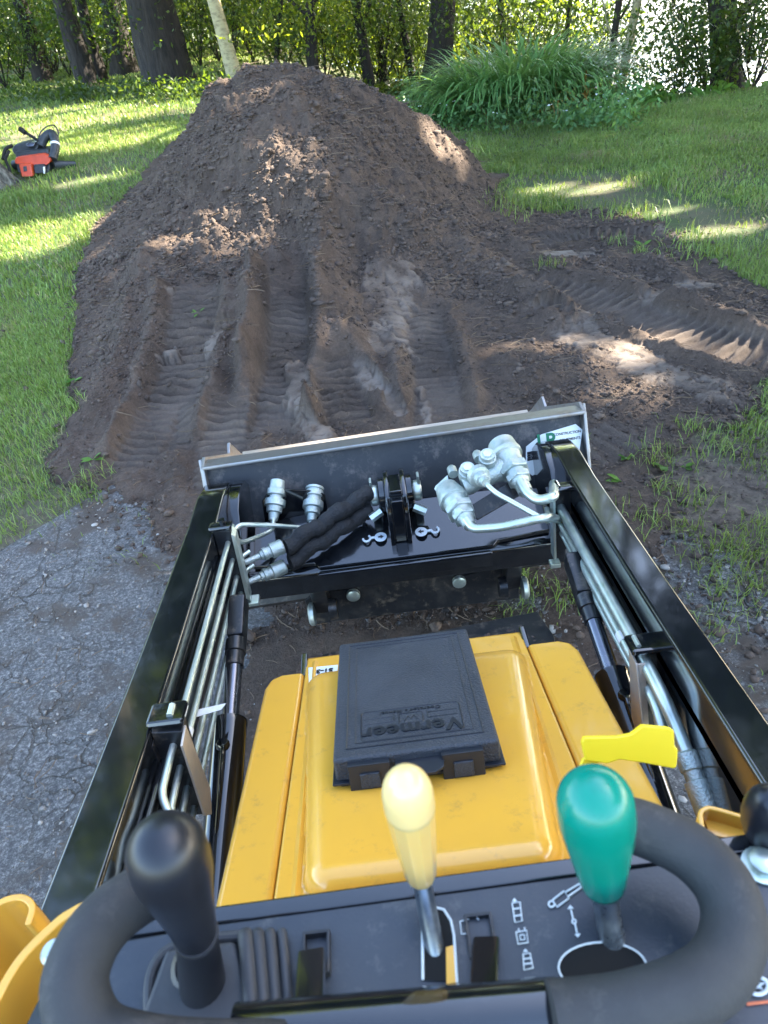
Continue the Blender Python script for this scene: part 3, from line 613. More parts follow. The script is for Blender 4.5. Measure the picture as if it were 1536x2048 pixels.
# ================================================================== manual case lying on the hood
CA, CB = HA+.030+.062, HB*1.08
far_l, far_r = onP(681,1289,CA,CB), onP(937,1254,CA,CB); nr_r, nr_l = onP(994,1482,CA,CB), onP(662,1520,CA,CB)
oc = (far_l+far_r+nr_r+nr_l)/4
ax = ((far_r-far_l)/np.linalg.norm(far_r-far_l)+(nr_r-nr_l)/np.linalg.norm(nr_r-nr_l)); ax /= np.linalg.norm(ax)
nn = np.array([0,-CB,1.0]); nn /= np.linalg.norm(nn); ax = ax-nn*(ax@nn); ax /= np.linalg.norm(ax); ay = np.cross(nn, ax)
W = (np.linalg.norm(far_r-far_l)+np.linalg.norm(nr_r-nr_l))/2; Lc = np.linalg.norm(((far_l+far_r)-(nr_l+nr_r))/2)
print('case', W, Lc)
CE = empty('manual_case', oc-nn*.062, 'black textured plastic manual case with two latches lying flat on the yellow hood', 'case')
rot = Matrix((V(ax), V(ay), V(nn))).transposed()
def cl(x, y, z): return oc+ax*x+ay*y+nn*z
g = G(); g.box(cl(0,0,-.018), (W,Lc,.036), rot=rot, bevel=.005, seg=3); lid = g.build('lid', M['caseblk'], CE)
g = G(); g.box(cl(0,0,-.0485), (W-.006,Lc-.006,.025), rot=rot, bevel=.004, seg=3); base = g.build('base', M['caseblk2'], CE)
g = G(); g.box(cl(0,0,-.036), (W+.010,Lc+.010,.004), rot=rot, bevel=.0015); g.build('rim', M['caseblk2'], base)
# raised panel border on lid
g = G(); hw, hl = W/2-.018, Lc/2-.014
loop = [cl(-hw,-hl+.006,.0), cl(hw,-hl+.006,.0), cl(hw,hl,.0), cl(-hw,hl,.0)]; g.tube(loop+[loop[0]], .0013, 6); g.build('lid_border', M['caseblk2'], lid)
hw2 = hw-.012
loop = [cl(-hw2,-hl+.016,0), cl(hw2,-hl+.016,0), cl(hw2,hl-.010,0), cl(-hw2,hl-.010,0)]; g = G(); g.tube(loop+[loop[0]], .0009, 6); g.build('lid_border', M['caseblk2'], lid)
# embossed name plate, upside down as seen from the console
pw, ph = hw2-.010, .034; pc = (-.002, -hl+.052)
def rr_loop(cx, cy, a, b, r=.006): 
    out = []
    for (sx, sy, a0) in ((1,1,0),(-1,1,90),(-1,-1,180),(1,-1,270)):
        for k in range(5):
            an = R(a0+22.5*k); out.append(cl(cx+sx*(a-r)+r*math.cos(an), cy+sy*(b-r)+r*math.sin(an), 0))
    return out+[out[0]]
g = G(); g.tube(rr_loop(pc[0],pc[1],pw,ph), .0010, 6); g.build('name_border', M['caseblk2'], lid)
g = G()
for sx in (-1,1):
    xa, xb = pc[0]+sx*.024, pc[0]+sx*(pw-.004); y_ = pc[1]+.012
    for dy in (0,.012): g.tube([cl(xa,y_-dy+.004,0), cl(xb,y_-dy+.004,0)], .0008, 5)
    g.tube([cl(xa,y_-.008,0), cl(xa,y_+.012,0)], .0008, 5); 
g.tube(rr_loop(pc[0],pc[1]+.008,.017,.012,.002), .0008, 5)
g.tube([cl(pc[0]-.009,pc[1]+.002,0), cl(pc[0]-.004,pc[1]+.012,0), cl(pc[0],pc[1]+.005,0), cl(pc[0]+.005,pc[1]+.013,0), cl(pc[0]+.009,pc[1]+.003,0)], .0009, 5)
g.build('emblem', M['caseblk2'], lid)
mw = mat_basis(cl(pc[0],pc[1]-.017,.0006), -ax, -ay, nn)
text_obj('Vermeer', .037, .0009, M['caseblk2'], 'name_lettering', lid, mw, .0009, 1.05)
mw = mat_basis(cl(pc[0],pc[1]+.0265,.0005), -ax, -ay, nn)
text_obj("Operator's Manual", .0105, .0005, M['caseblk2'], 'small_lettering', lid, mw, .0001, 1.1)
# latches on the near side
for xc in (-W*.29, W*.27):
    g = G(); g.box(cl(xc,-Lc/2-.004,-.031), (.056,.010,.050), rot=rot, bevel=.0015); la = g.build('latch', M['caseblk2'], CE)
    g = G(); g.box(cl(xc,-Lc/2-.010,-.030), (.026,.004,.022), rot=rot, bevel=.001); g.box(cl(xc,-Lc/2-.010,-.051), (.030,.004,.006), rot=rot, bevel=.001); g.build('latch_tab', M['caseblk'], la)
g = G(); g.prism([cl(-.030,-Lc/2+.002,-.012), cl(.036,-Lc/2+.002,-.012), cl(.034,-Lc/2-.020,-.014), cl(.022,-Lc/2-.028,-.015), cl(-.018,-Lc/2-.028,-.015), cl(-.028,-Lc/2-.020,-.014)], tuple(-nn*.004), bevel=.001); g.build('hasp', M['caseblk2'], CE)
# ================================================================== THE PLACE
def sstep(a, b, x):
    t = np.clip((x-a)/(b-a), 0, 1); return t*t*(3-2*t)
# vectorised value noise
_perm = rng.random((256, 256))
def vnoise(x, y):
    xi = np.floor(x).astype(int); yi = np.floor(y).astype(int); fx = x-xi; fy = y-yi
    fx = fx*fx*(3-2*fx); fy = fy*fy*(3-2*fy)
    a = _perm[xi & 255, yi & 255]; b = _perm[(xi+1) & 255, yi & 255]; c = _perm[xi & 255, (yi+1) & 255]; d = _perm[(xi+1) & 255, (yi+1) & 255]
    return (a*(1-fx)+b*fx)*(1-fy)+(c*(1-fx)+d*fx)*fy
def fbm(x, y, o=4, g=.5):
    s = 0; a = 1; n = 0
    for i in range(o):
        s = s+a*(vnoise(x*2**i+17.3*i, y*2**i-9.1*i)-.5); n += a; a *= g
    return s/n*2
def bank(x):            # where the flat ground ends, y as a function of x
    return np.interp(x, [-40,-12,-5,-1,1,3,4.5,7,12,40], [34,30,26,21,17,13.2,10.2,9.6,9.2,8])
def T(x, y):
    x = np.asarray(x, float); y = np.asarray(y, float)
    S_ = sstep(1.0, -2.2, x)
    r_ = np.clip(y-1.5, 0, None); r_ = np.where(r_ < 8, r_, 8+(r_-8)*.15)
    z = .078*r_*S_*sstep(1.2, 4.0, y)
    z = z+.03*fbm(x*.7, y*.7, 3)*sstep(3, 7, y)+.012*fbm(x*3, y*3, 3)*sstep(2.0, 4, y)
    bk = bank(x)
    z = z-5.0*sstep(0, 7.5, y-bk)
    return z
def hit(px, py, fn, t0=.5, t1=60, n=900):
    d = ray(px, py); t = np.geomspace(t0, t1, n); P = CAM[None]+d[None]*t[:, None]
    zz = fn(P[:, 0], P[:, 1]); k = np.argmax(P[:, 2] < zz)
    if k == 0: return P[-1]
    a, b = t[k-1], t[k]
    for _ in range(25):
        m_ = (a+b)/2; p = CAM+d*m_
        if p[2] < fn(np.array([p[0]]), np.array([p[1]]))[0]: b = m_
        else: a = m_
    return CAM+d*b
def hT(px, py): return hit(px, py, T)
# ---- soil surface through surveyed heights (thin plate spline)
ctrl = []
edge_px = [(345,1110),(300,1040),(240,985),(110,930),(150,860),(160,780),(155,690),(150,600),(165,520),(190,465),(240,405),(290,340),(330,300)]
edge_r = [(1015,352),(1000,400),(1080,432),(1190,425),(1300,452),(1400,520),(1536,590)]
edge_r2 = [(1620,640),(1640,700),(1536,750),(1505,800),(1460,850),(1370,890),(1260,930)]
base_edge = []
for p in edge_px+edge_r+edge_r2:
    q = hT(*p); ctrl.append((q[0], q[1], q[2]+.012)); base_edge.append(q[:2])
cen = np.array([-.1, 4.2])
for q in base_edge:
    d = q-cen; d /= np.linalg.norm(d); o_ = q+d*.45; ctrl.append((o_[0], o_[1], float(T(o_[0], o_[1]))-.10))
for p in [(600,900,.03),(600,780,.08),(600,690,.13),(600,600,.22),(600,530,.32),(600,450,.48),(600,370,.68),(590,300,.84),(585,220,1.02),(575,150,1.17),(640,150,1.13),(530,143,1.185),
          (300,820,.06),(300,700,.12),(290,600,.24),(300,520,.38),(360,420,.56),(400,300,.85),(420,220,1.03),(450,178,1.10),
          (850,800,.03),(850,700,.06),(850,600,.12),(850,520,.21),(860,430,.36),(810,340,.58),(770,250,.80),(740,185,.95),(690,165,1.06),
          (1050,620,.05),(1000,520,.12),(930,420,.26),(900,350,.36),(1200,560,.03),(1300,640,.02),(1200,760,.02),(1000,800,.02),(450,900,.03),(250,900,.03)]:
    q = hit(p[0], p[1], lambda a, b: T(a, b)+p[2]) if p[2] < .3 else onZ(p[0], p[1], p[2]); ctrl.append(tuple(q))
for px_, py_, yy_ in ((441,178,6.0),(402,208,6.0),(396,235,5.95),(366,288,6.0),(335,325,6.1),(760,193,6.1),(830,248,6.2),(905,290,6.3),(960,322,6.5),(700,166,6.05)):
    ctrl.append(tuple(onY(px_, py_, yy_)))
for q in [(-.45,6.45,1.10),(-.1,6.55,1.05),(-.9,6.5,.88),(.5,7.2,.40),(-.4,7.6,.55),(-1.4,7.5,.50),(1.1,7.6,.0),(-.4,8.9,.30),(-1.9,8.2,.40),(-1.2,9.4,.35),(.8,8.3,-.05),(-3.2,8.3,.3),
          (0,2.4,.012),(.5,2.3,.012),(-.5,2.3,.012),(0,1.8,.010),(.5,1.7,.010),(-.5,1.7,.012),(0,1.3,.008),(.6,1.2,.002),(-.6,1.3,.004),(0,.8,.004),(-.9,1.5,-.05),(1.05,1.5,-.02),(1.0,2.0,.004),(.9,.6,-.05),(-.9,.6,-.05)]:
    ctrl.append(q)
ctrl = np.array(ctrl)
def tps_fit(P):
    n = len(P); d = np.hypot(P[:, None, 0]-P[None, :, 0], P[:, None, 1]-P[None, :, 1]); K = np.where(d > 0, d*d*np.log(d+1e-12), 0)+np.eye(n)*.004
    A = np.zeros((n+3, n+3)); A[:n, :n] = K; A[:n, n] = 1; A[:n, n+1:] = P[:, :2]; A[n, :n] = 1; A[n+1:, :n] = P[:, :2].T
    return np.linalg.solve(A, np.r_[P[:, 2], 0, 0, 0])
_w = tps_fit(ctrl)
def S0(x, y):
    x = np.asarray(x, float); y = np.asarray(y, float); sh = x.shape; X = x.ravel(); Y_ = y.ravel(); out = np.full(X.shape, _w[-3])+_w[-2]*X+_w[-1]*Y_
    for (a, b, _), wt in zip(ctrl, _w[:-3]):
        d2 = (X-a)**2+(Y_-b)**2; out = out+wt*.5*d2*np.log(d2+1e-12)
    return out.reshape(sh)
def hS(px, py): return hit(px, py, lambda a, b: np.maximum(S0(a, b), T(a, b)), .8, 40, 500)
# ---- track impressions: (pixel polyline, half width m, ridge spacing m, ridge height m, depth)
tracks_px = [([(310,930),(350,780),(372,690),(385,610),(395,540)],.13,.070,.016,.055),
             ([(250,960),(300,860),(330,780)],.10,.062,.010,.012),
             ([(540,880),(560,760),(575,660),(572,580),(570,530)],.11,.070,.014,.075),
             ([(705,860),(680,780),(655,700)],.11,.072,.020,.045),
             ([(880,860),(872,760),(850,660),(835,590)],.11,.070,.016,.045),
             ([(1600,730),(1450,690),(1300,640),(1150,590),(1000,545)],.145,.078,.013,.025),
             ([(1380,470),(1280,470),(1150,470),(1040,480)],.13,.075,.014,.015),
             ([(1290,850),(1230,880),(1190,900),(1100,930)],.12,.07,.012,.01),
             ([(430,1000),(450,860),(470,760)],.10,.062,.012,.010)]
tracks = []
for pl, hw, sp, rh, dp in tracks_px:
    P = np.array([hS(*p)[:2] for p in pl]); P = np.array(smooth_path(np.c_[P, np.zeros(len(P))], 6))[:, :2]; tracks.append((P, hw, sp, rh, dp))
smooth_px = [([(780,545),(790,620),(770,690)],.13),([(590,740),(605,800)],.06),([(1100,620),(1200,680),(1300,730),(1420,780)],.11),([(1180,520),(1100,510)],.09),([(800,830),(720,740)],.05),([(1400,580),(1330,600)],.10),([(640,870),(600,850)],.05),([(840,780),(855,840)],.03),([(420,690),(440,670)],.05),([(1350,470),(1450,465)],.12)]
smooths = [(np.array([hS(*p)[:2] for p in pl]), r_) for pl, r_ in smooth_px]
ridges_px = [([(655,410),(640,500),(672,620),(690,690)],.10,.13),([(590,470),(500,560),(480,660),(500,740)],.09,.07),([(300,500),(270,600),(250,700),(200,800)],.12,.07),
             ([(760,430),(900,470),(1020,560),(1120,640)],.12,.07),([(1020,490),(1200,560),(1350,610),(1500,680)],.09,.05),([(930,720),(1010,730),(1060,760)],.15,.06),([(430,760),(440,860)],.06,.04),([(1150,520),(1300,520),(1440,600)],.10,.04),([(520,640),(505,720),(500,830)],.07,.04)]
ridges = [(np.array([hS(*p)[:2] for p in pl]), w_, h_) for pl, w_, h_ in ridges_px]
def seg_dist(X, Y, P):
    best = np.full(X.shape, 1e9); arc = np.zeros(X.shape); side = np.zeros(X.shape); L = 0
    for a, b in zip(P[:-1], P[1:]):
        d = b-a; l = np.hypot(*d); t = np.clip(((X-a[0])*d[0]+(Y-a[1])*d[1])/(l*l), 0, 1)
        qx = X-(a[0]+t*d[0]); qy = Y-(a[1]+t*d[1]); dd = np.hypot(qx, qy); m_ = dd < best
        best = np.where(m_, dd, best); arc = np.where(m_, L+t*l, arc); side = np.where(m_, (qx*d[1]-qy*d[0])/l, side); L += l
    return best, arc, side, L
def soil(X, Y):
    z = S0(X, Y)
    lump = fbm(X*2.2, Y*2.2, 4, .55)
    fine = fbm(X*9, Y*9, 4, .62)
    hgt = np.clip(z-T(X, Y), 0, 1)
    amp = sstep(1.5, 3.0, Y)*(.35+.65*sstep(.05, .4, hgt))
    z = z+amp*(.085*lump+.070*fine)+(.006+.016*amp)*fbm(X*30, Y*30, 4, .75)
    # clefts and small slides down the steep face
    z = z-.06*sstep(.45,.9,hgt)*np.clip(fbm(X*5+3,Y*1.6,3)-.1,0,1)
    for P, w_, h_ in ridges:
        lo = P.min(0)-.6; hi = P.max(0)+.6; m_ = (X > lo[0])&(X < hi[0])&(Y > lo[1])&(Y < hi[1])
        if not m_.any(): continue
        x = X[m_]; y = Y[m_]; d, arc, side, L = seg_dist(x, y, P); d = d+.05*fbm(x*4, y*4, 3); z[m_] += h_*np.exp(-(np.clip(d,0,9)/w_)**2)*(1+.5*fbm(x*6, y*6, 3))
    packed = np.zeros(X.shape)
    for P, hw, sp, rh, dp in tracks:
        lo = P.min(0)-.5; hi = P.max(0)+.5; m_ = (X > lo[0])&(X < hi[0])&(Y > lo[1])&(Y < hi[1])
        if not m_.any(): continue
        x = X[m_]; y = Y[m_]; d, arc, side, L = seg_dist(x, y, P)
        end = sstep(0, .15, arc)*sstep(0, .25, L-arc)
        ins = sstep(hw+.02, hw-.02, d)*end
        wob = .012*fbm(x*6, y*6, 2)+.004*fbm(x*30, y*30, 2)
        ph = (arc+wob)/(sp*.80)*2*np.pi
        ridge = ((.5+.5*np.sin(ph+.5*np.sin(ph)))**1.8*2-.5)*rh*2.0*(.45+.9*vnoise(x*11, y*11))+.006*fbm(x*24, y*24, 3, .7)*np.clip(np.sin(ph),0,1)
        base = S0(x, y)-dp+.010*fbm(x*8, y*8, 3)
        zz = z[m_]; zz = zz*(1-ins*.88)+ins*.88*(base+ridge)
        berm = np.exp(-((d-hw-.06)/.045)**2)*end*(dp*.9+.012)*(1+.9*fbm(x*5, y*5, 3)); zz = zz+berm
        zz = zz+ins*.004*fbm(x*45, y*45, 3, .7)
        z[m_] = zz; pk = packed[m_]; packed[m_] = np.maximum(pk, ins*.30*(.4+vnoise(x*7,y*7)))
    for P, r_ in smooths:
        lo = P.min(0)-.5; hi = P.max(0)+.5; m_ = (X > lo[0])&(X < hi[0])&(Y > lo[1])&(Y < hi[1])
        if not m_.any(): continue
        x = X[m_]; y = Y[m_]; d, arc, side, L = seg_dist(x, y, P); rr = r_*(1+1.1*fbm(x*4, y*4, 3, .6)+.9*fbm(x*14, y*14, 4, .7)); ins = sstep(rr*1.12, rr*.80, d)*(.55+.45*sstep(-.25,.05,fbm(x*10+7,y*10,4,.7)))
        cr = np.minimum(np.abs(fbm(x*7, y*11+5, 3)), np.abs(fbm(x*12+40, y*9, 3))); crack = .014*sstep(.06, .0, cr)
        tgt = S0(x, y)+.012+.02*fbm(x*3, y*3, 2)-crack+.004*fbm(x*25,y*25,3,.7)
        z[m_] = z[m_]*(1-.92*ins)+.92*ins*tgt; packed[m_] = np.maximum(packed[m_], ins*(.55+.9*fbm(x*6, y*6, 4, .7))*(1-.7*sstep(.06,.0,cr)))
    tt_ = T(X, Y); s0 = S0(X, Y)-tt_; fl = tt_+.010+.006*fbm(X*30, Y*30, 3, .7); z = np.where((s0 > .006)&(Y > 2.0), np.maximum(z, fl), z)
    return z, np.clip(packed, 0, 1)
def frange(a, b, f): 
    out = [a]
    while out[-1] < b: out.append(out[-1]+f(out[-1]))
    return np.array(out)
sx_ = frange(-3.7, 3.4, lambda v: .0100 if -2.0 < v < 2.6 else .02)
sy_ = frange(.6, 9.2, lambda v: .0085 if 1.9 < v < 4.0 else (.014 if v < 6.6 else .05))
Xs, Ys = np.meshgrid(sx_, sy_); Zs, Pk = soil(Xs, Ys)
Tt = T(Xs, Ys)
def in_drive(x, y): return y < np.interp(x, [-8,-3,-1.56,-1.1,-.7,.95,1.25,8], [-3.5,.75,2.25,2.7,3.0,2.0,1.15,-1.5])
hgt_ = np.where(Ys > 2.0, S0(Xs, Ys)-Tt+.022*fbm(Xs*5, Ys*5, 4, .6), Zs-Tt+.012*fbm(Xs*6, Ys*6, 3))
# thin scatter near the machine: patchy
thin = fbm(Xs*4+9, Ys*4, 4, .6)
keepv = np.where(Ys < 2.0, (hgt_ > .004)&(thin > -.35), hgt_ > .004)
keepv &= ~((Ys < 1.0))
nyS, nxS = Xs.shape; idx = np.arange(nxS*nyS).reshape(nyS, nxS)
kf = keepv[:-1, :-1] | keepv[:-1, 1:] | keepv[1:, 1:] | keepv[1:, :-1]
# let the rim dive under the lawn
Zr = np.where(keepv, np.maximum(Zs, Tt+.007), Tt-.03)
quads = np.stack([idx[:-1, :-1], idx[:-1, 1:], idx[1:, 1:], idx[1:, :-1]], -1)
relh = sstep(.0, 1.0, np.clip(S0(Xs[:-1, :-1], Ys[:-1, :-1])-T(Xs[:-1, :-1], Ys[:-1, :-1]), 0, 1))
ispile = (S0(Xs[:-1, :-1], Ys[:-1, :-1])-T(Xs[:-1, :-1], Ys[:-1, :-1]) > .17)&(Ys[:-1, :-1] > 3.0)
def submesh(name, mask, mt):
    q = quads[mask]; used = np.unique(q); remap = np.full(nxS*nyS, -1); remap[used] = np.arange(len(used))
    v = np.stack([Xs.ravel()[used], Ys.ravel()[used], Zr.ravel()[used]], -1)
    o = np_mesh(name, v, remap[q], 4, mt, None, True)
    at = o.data.attributes.new('packed', 'FLOAT', 'POINT'); at.data.foreach_set('value', Pk.ravel()[used].astype(np.float32)); return o
def soil_mat():
    m_ = bpy.data.materials.new('moist_topsoil'); m_.use_nodes = True; t = m_.node_tree; b = t.nodes['Principled BSDF']; N = t.nodes.new; Lk = t.links.new
    tc = N('ShaderNodeTexCoord'); at = N('ShaderNodeAttribute'); at.attribute_name = 'packed'
    n1 = N('ShaderNodeTexNoise'); n1.inputs['Scale'].default_value = 5; n1.inputs['Detail'].default_value = 8; n1.inputs['Roughness'].default_value = .7; Lk(tc.outputs['Object'], n1.inputs['Vector'])
    n2 = N('ShaderNodeTexNoise'); n2.inputs['Scale'].default_value = 90; n2.inputs['Detail'].default_value = 6; n2.inputs['Roughness'].default_value = .75; Lk(tc.outputs['Object'], n2.inputs['Vector'])
    r1 = N('ShaderNodeValToRGB'); e = r1.color_ramp.elements; e[0].position = .3; e[0].color = (.052,.038,.030,1); e[1].position = .75; e[1].color = (.128,.096,.075,1); Lk(n1.outputs[0], r1.inputs[0])
    r2 = N('ShaderNodeValToRGB'); e = r2.color_ramp.elements; e[0].position = .25; e[0].color = (.55,.52,.5,1); e[1].position = .8; e[1].color = (1.55,1.5,1.45,1); Lk(n2.outputs[0], r2.inputs[0])
    mul = N('ShaderNodeMix'); mul.data_type = 'RGBA'; mul.blend_type = 'MULTIPLY'; mul.inputs[0].default_value = 1; Lk(r1.outputs[0], mul.inputs[6]); Lk(r2.outputs[0], mul.inputs[7])
    mx = N('ShaderNodeMix'); mx.data_type = 'RGBA'; mx.inputs[7].default_value = (.185,.150,.122,1); Lk(at.outputs['Fac'], mx.inputs[0]); Lk(mul.outputs[2], mx.inputs[6]); Lk(mx.outputs[2], b.inputs['Base Color'])
    mr = N('ShaderNodeMapRange'); mr.inputs[3].default_value = .92; mr.inputs[4].default_value = .62; Lk(at.outputs['Fac'], mr.inputs[0]); Lk(mr.outputs[0], b.inputs['Roughness'])
    b.inputs['Specular IOR Level'].default_value = .3
    n3 = N('ShaderNodeTexNoise'); n3.inputs['Scale'].default_value = 140; n3.inputs['Detail'].default_value = 6; n3.inputs['Roughness'].default_value = .7; Lk(tc.outputs['Object'], n3.inputs['Vector'])
    ms = N('ShaderNodeMapRange'); ms.inputs[3].default_value = .9; ms.inputs[4].default_value = .25; Lk(at.outputs['Fac'], ms.inputs[0])
    bp = N('ShaderNodeBump'); bp.inputs['Distance'].default_value = .012; Lk(ms.outputs[0], bp.inputs['Strength']); Lk(n3.outputs[0], bp.inputs['Height']); Lk(bp.outputs[0], b.inputs['Normal'])
    return m_
M['soil'] = soil_mat()
pile = submesh('dirt_pile', kf & ispile, M['soil']); tag(pile, 'tall heap of dark brown topsoil between the two strips of lawn', 'dirt pile')
spread = submesh('ground', kf & ~ispile, M['soil']); tag(spread, kind='structure')
# ---- clods and crumbs lying on the soil, roots and straw
ico = []
_t = bmesh.new(); bmesh.ops.create_icosphere(_t, subdivisions=1, radius=1.0); _t.verts.ensure_lookup_table(); icoV = np.array([v.co[:] for v in _t.verts]); icoF = np.array([[v.index for v in f.verts] for f in _t.faces]); _t.free()
def scatter_clods(name, pos, size, mt, flat=.7, parent=None):
    n = len(pos); k = len(icoV)
    jit = 1+.28*rng.standard_normal((n, k, 1)); v = icoV[None]*jit
    ang = rng.random(n)*6.28; c, s = np.cos(ang), np.sin(ang); sc = (1+.35*rng.standard_normal((n, 3))).clip(.5, 1.7)*np.array([1,1,flat])
    v = v*sc[:, None]; x = v[..., 0]*c[:, None]-v[..., 1]*s[:, None]; y = v[..., 0]*s[:, None]+v[..., 1]*c[:, None]
    v = np.stack([x, y, v[..., 2]], -1)*size[:, None, None]+pos[:, None]
    f = icoF[None]+(np.arange(n)*k)[:, None, None]
    return np_mesh(name, v.reshape(-1, 3), f.reshape(-1, 3), 3, mt, parent, True)
def grid_z(x, y, Zg):
    j = np.clip(np.searchsorted(sx_, x)-1, 0, nxS-2); i = np.clip(np.searchsorted(sy_, y)-1, 0, nyS-2)
    fx = np.clip((x-sx_[j])/(sx_[j+1]-sx_[j]), 0, 1); fy = np.clip((y-sy_[i])/(sy_[i+1]-sy_[i]), 0, 1)
    return (Zg[i, j]*(1-fx)+Zg[i, j+1]*fx)*(1-fy)+(Zg[i+1, j]*(1-fx)+Zg[i+1, j+1]*fx)*fy
def rand_on_soil(n, ylo=1.6, yhi=6.6, dens=None):
    x = rng.uniform(-3.2, 2.9, n*3); y = rng.uniform(ylo, yhi, n*3)
    ok = (grid_z(x, y, keepv.astype(float)) > .6); pk = grid_z(x, y, Pk); ok &= rng.random(n*3) > pk*3.5
    if dens is not None: ok &= rng.random(n*3) < dens(x, y)
    x = x[ok][:n]; y = y[ok][:n]; return np.stack([x, y, grid_z(x, y, Zr)], -1)
pos = rand_on_soil(38000, dens=lambda x, y: .25+.75*(fbm(x*3, y*3, 3) > 0))
sz = np.clip(rng.lognormal(0, .50, len(pos))*(.0040+.0026*sstep(2.6,5,pos[:,1])), .0015, .021)
M['clod'] = mat('soil_crumbs', (.046,.032,.025), .95, base2=(.12,.088,.068), nscale=9, bump=.8, bscale=200)
tag(scatter_clods('soil_clods', pos+np.c_[np.zeros((len(pos), 2)), sz*.25], sz, M['clod']), kind='stuff')
n = 60000; x = rng.uniform(-3.4, 3.2, n); y = rng.uniform(1.2, 7.0, n); e_ = S0(x, y)-T(x, y); ok = (e_ < .012)&(rng.random(n) < .55*np.exp(-np.clip(-e_, 0, 9)/.022)); x, y = x[ok][:9000], y[ok][:9000]
sz = np.clip(rng.lognormal(math.log(.0045), .55, len(x)), .0015, .02)
tag(scatter_clods('soil_clods', np.stack([x, y, np.maximum(T(x, y), grid_z(x, y, Zr))+.010+sz*.3], -1), sz, M['clod']), kind='stuff')
n = 5200; x = rng.uniform(.6, 2.6, n); y = rng.uniform(.9, 3.0, n); sz = np.clip(rng.lognormal(math.log(.0034), .6, n), .0012, .013)
tag(scatter_clods('soil_clods', np.stack([x, y, np.maximum(T(x, y), grid_z(x, y, Zr))+.006+sz*.3], -1), sz, M['clod']), kind='stuff')
def ribbons(name, pos, length, width, mt, lift=.01, curl=.6, up=.15, seg=4, kind='stuff'):
    n = len(pos); a = rng.random(n)*6.28; el = rng.random(n)*up; cv = rng.standard_normal(n)*curl
    P = np.zeros((n, seg+1, 3)); P[:, 0] = pos; cur = a.copy()
    for k in range(seg):
        cur = cur+cv/seg*1.6; stp = length/seg
        P[:, k+1] = P[:, k]+np.stack([np.cos(cur)*stp, np.sin(cur)*stp, np.sin(el)*stp*(1 if k < seg/2 else -.6)], -1)
    tl = np.concatenate([np.diff(P[..., :2], axis=1), (P[:, -1:, :2]-P[:, -2:-1, :2])], 1); nl = np.stack([-tl[..., 1], tl[..., 0]], -1); nl /= np.linalg.norm(nl, axis=-1, keepdims=True)+1e-9
    wv = (width[:, None]*np.linspace(1, .4, seg+1)[None])[..., None]
    A = P.copy(); A[..., :2] += nl*wv; B = P.copy(); B[..., :2] -= nl*wv; A[..., 2] += lift; B[..., 2] += lift*.6
    v = np.stack([A, B], 2).reshape(n, -1, 3); f = []
    for k in range(seg): f.append([2*k, 2*k+1, 2*k+3, 2*k+2])
    f = np.array(f)[None]+(np.arange(n)*(2*(seg+1)))[:, None, None]
    return np_mesh(name, v.reshape(-1, 3), f.reshape(-1, 4), 4, mt)
M['straw'] = mat('dry_root_fibre', (.20,.14,.085), .85, base2=(.09,.06,.04), nscale=3)
pos = rand_on_soil(3200); tag(ribbons('root_fibres', pos, rng.uniform(.03,.12,len(pos)), rng.uniform(.0005,.0012,len(pos)), M['straw'], .006), kind='stuff')

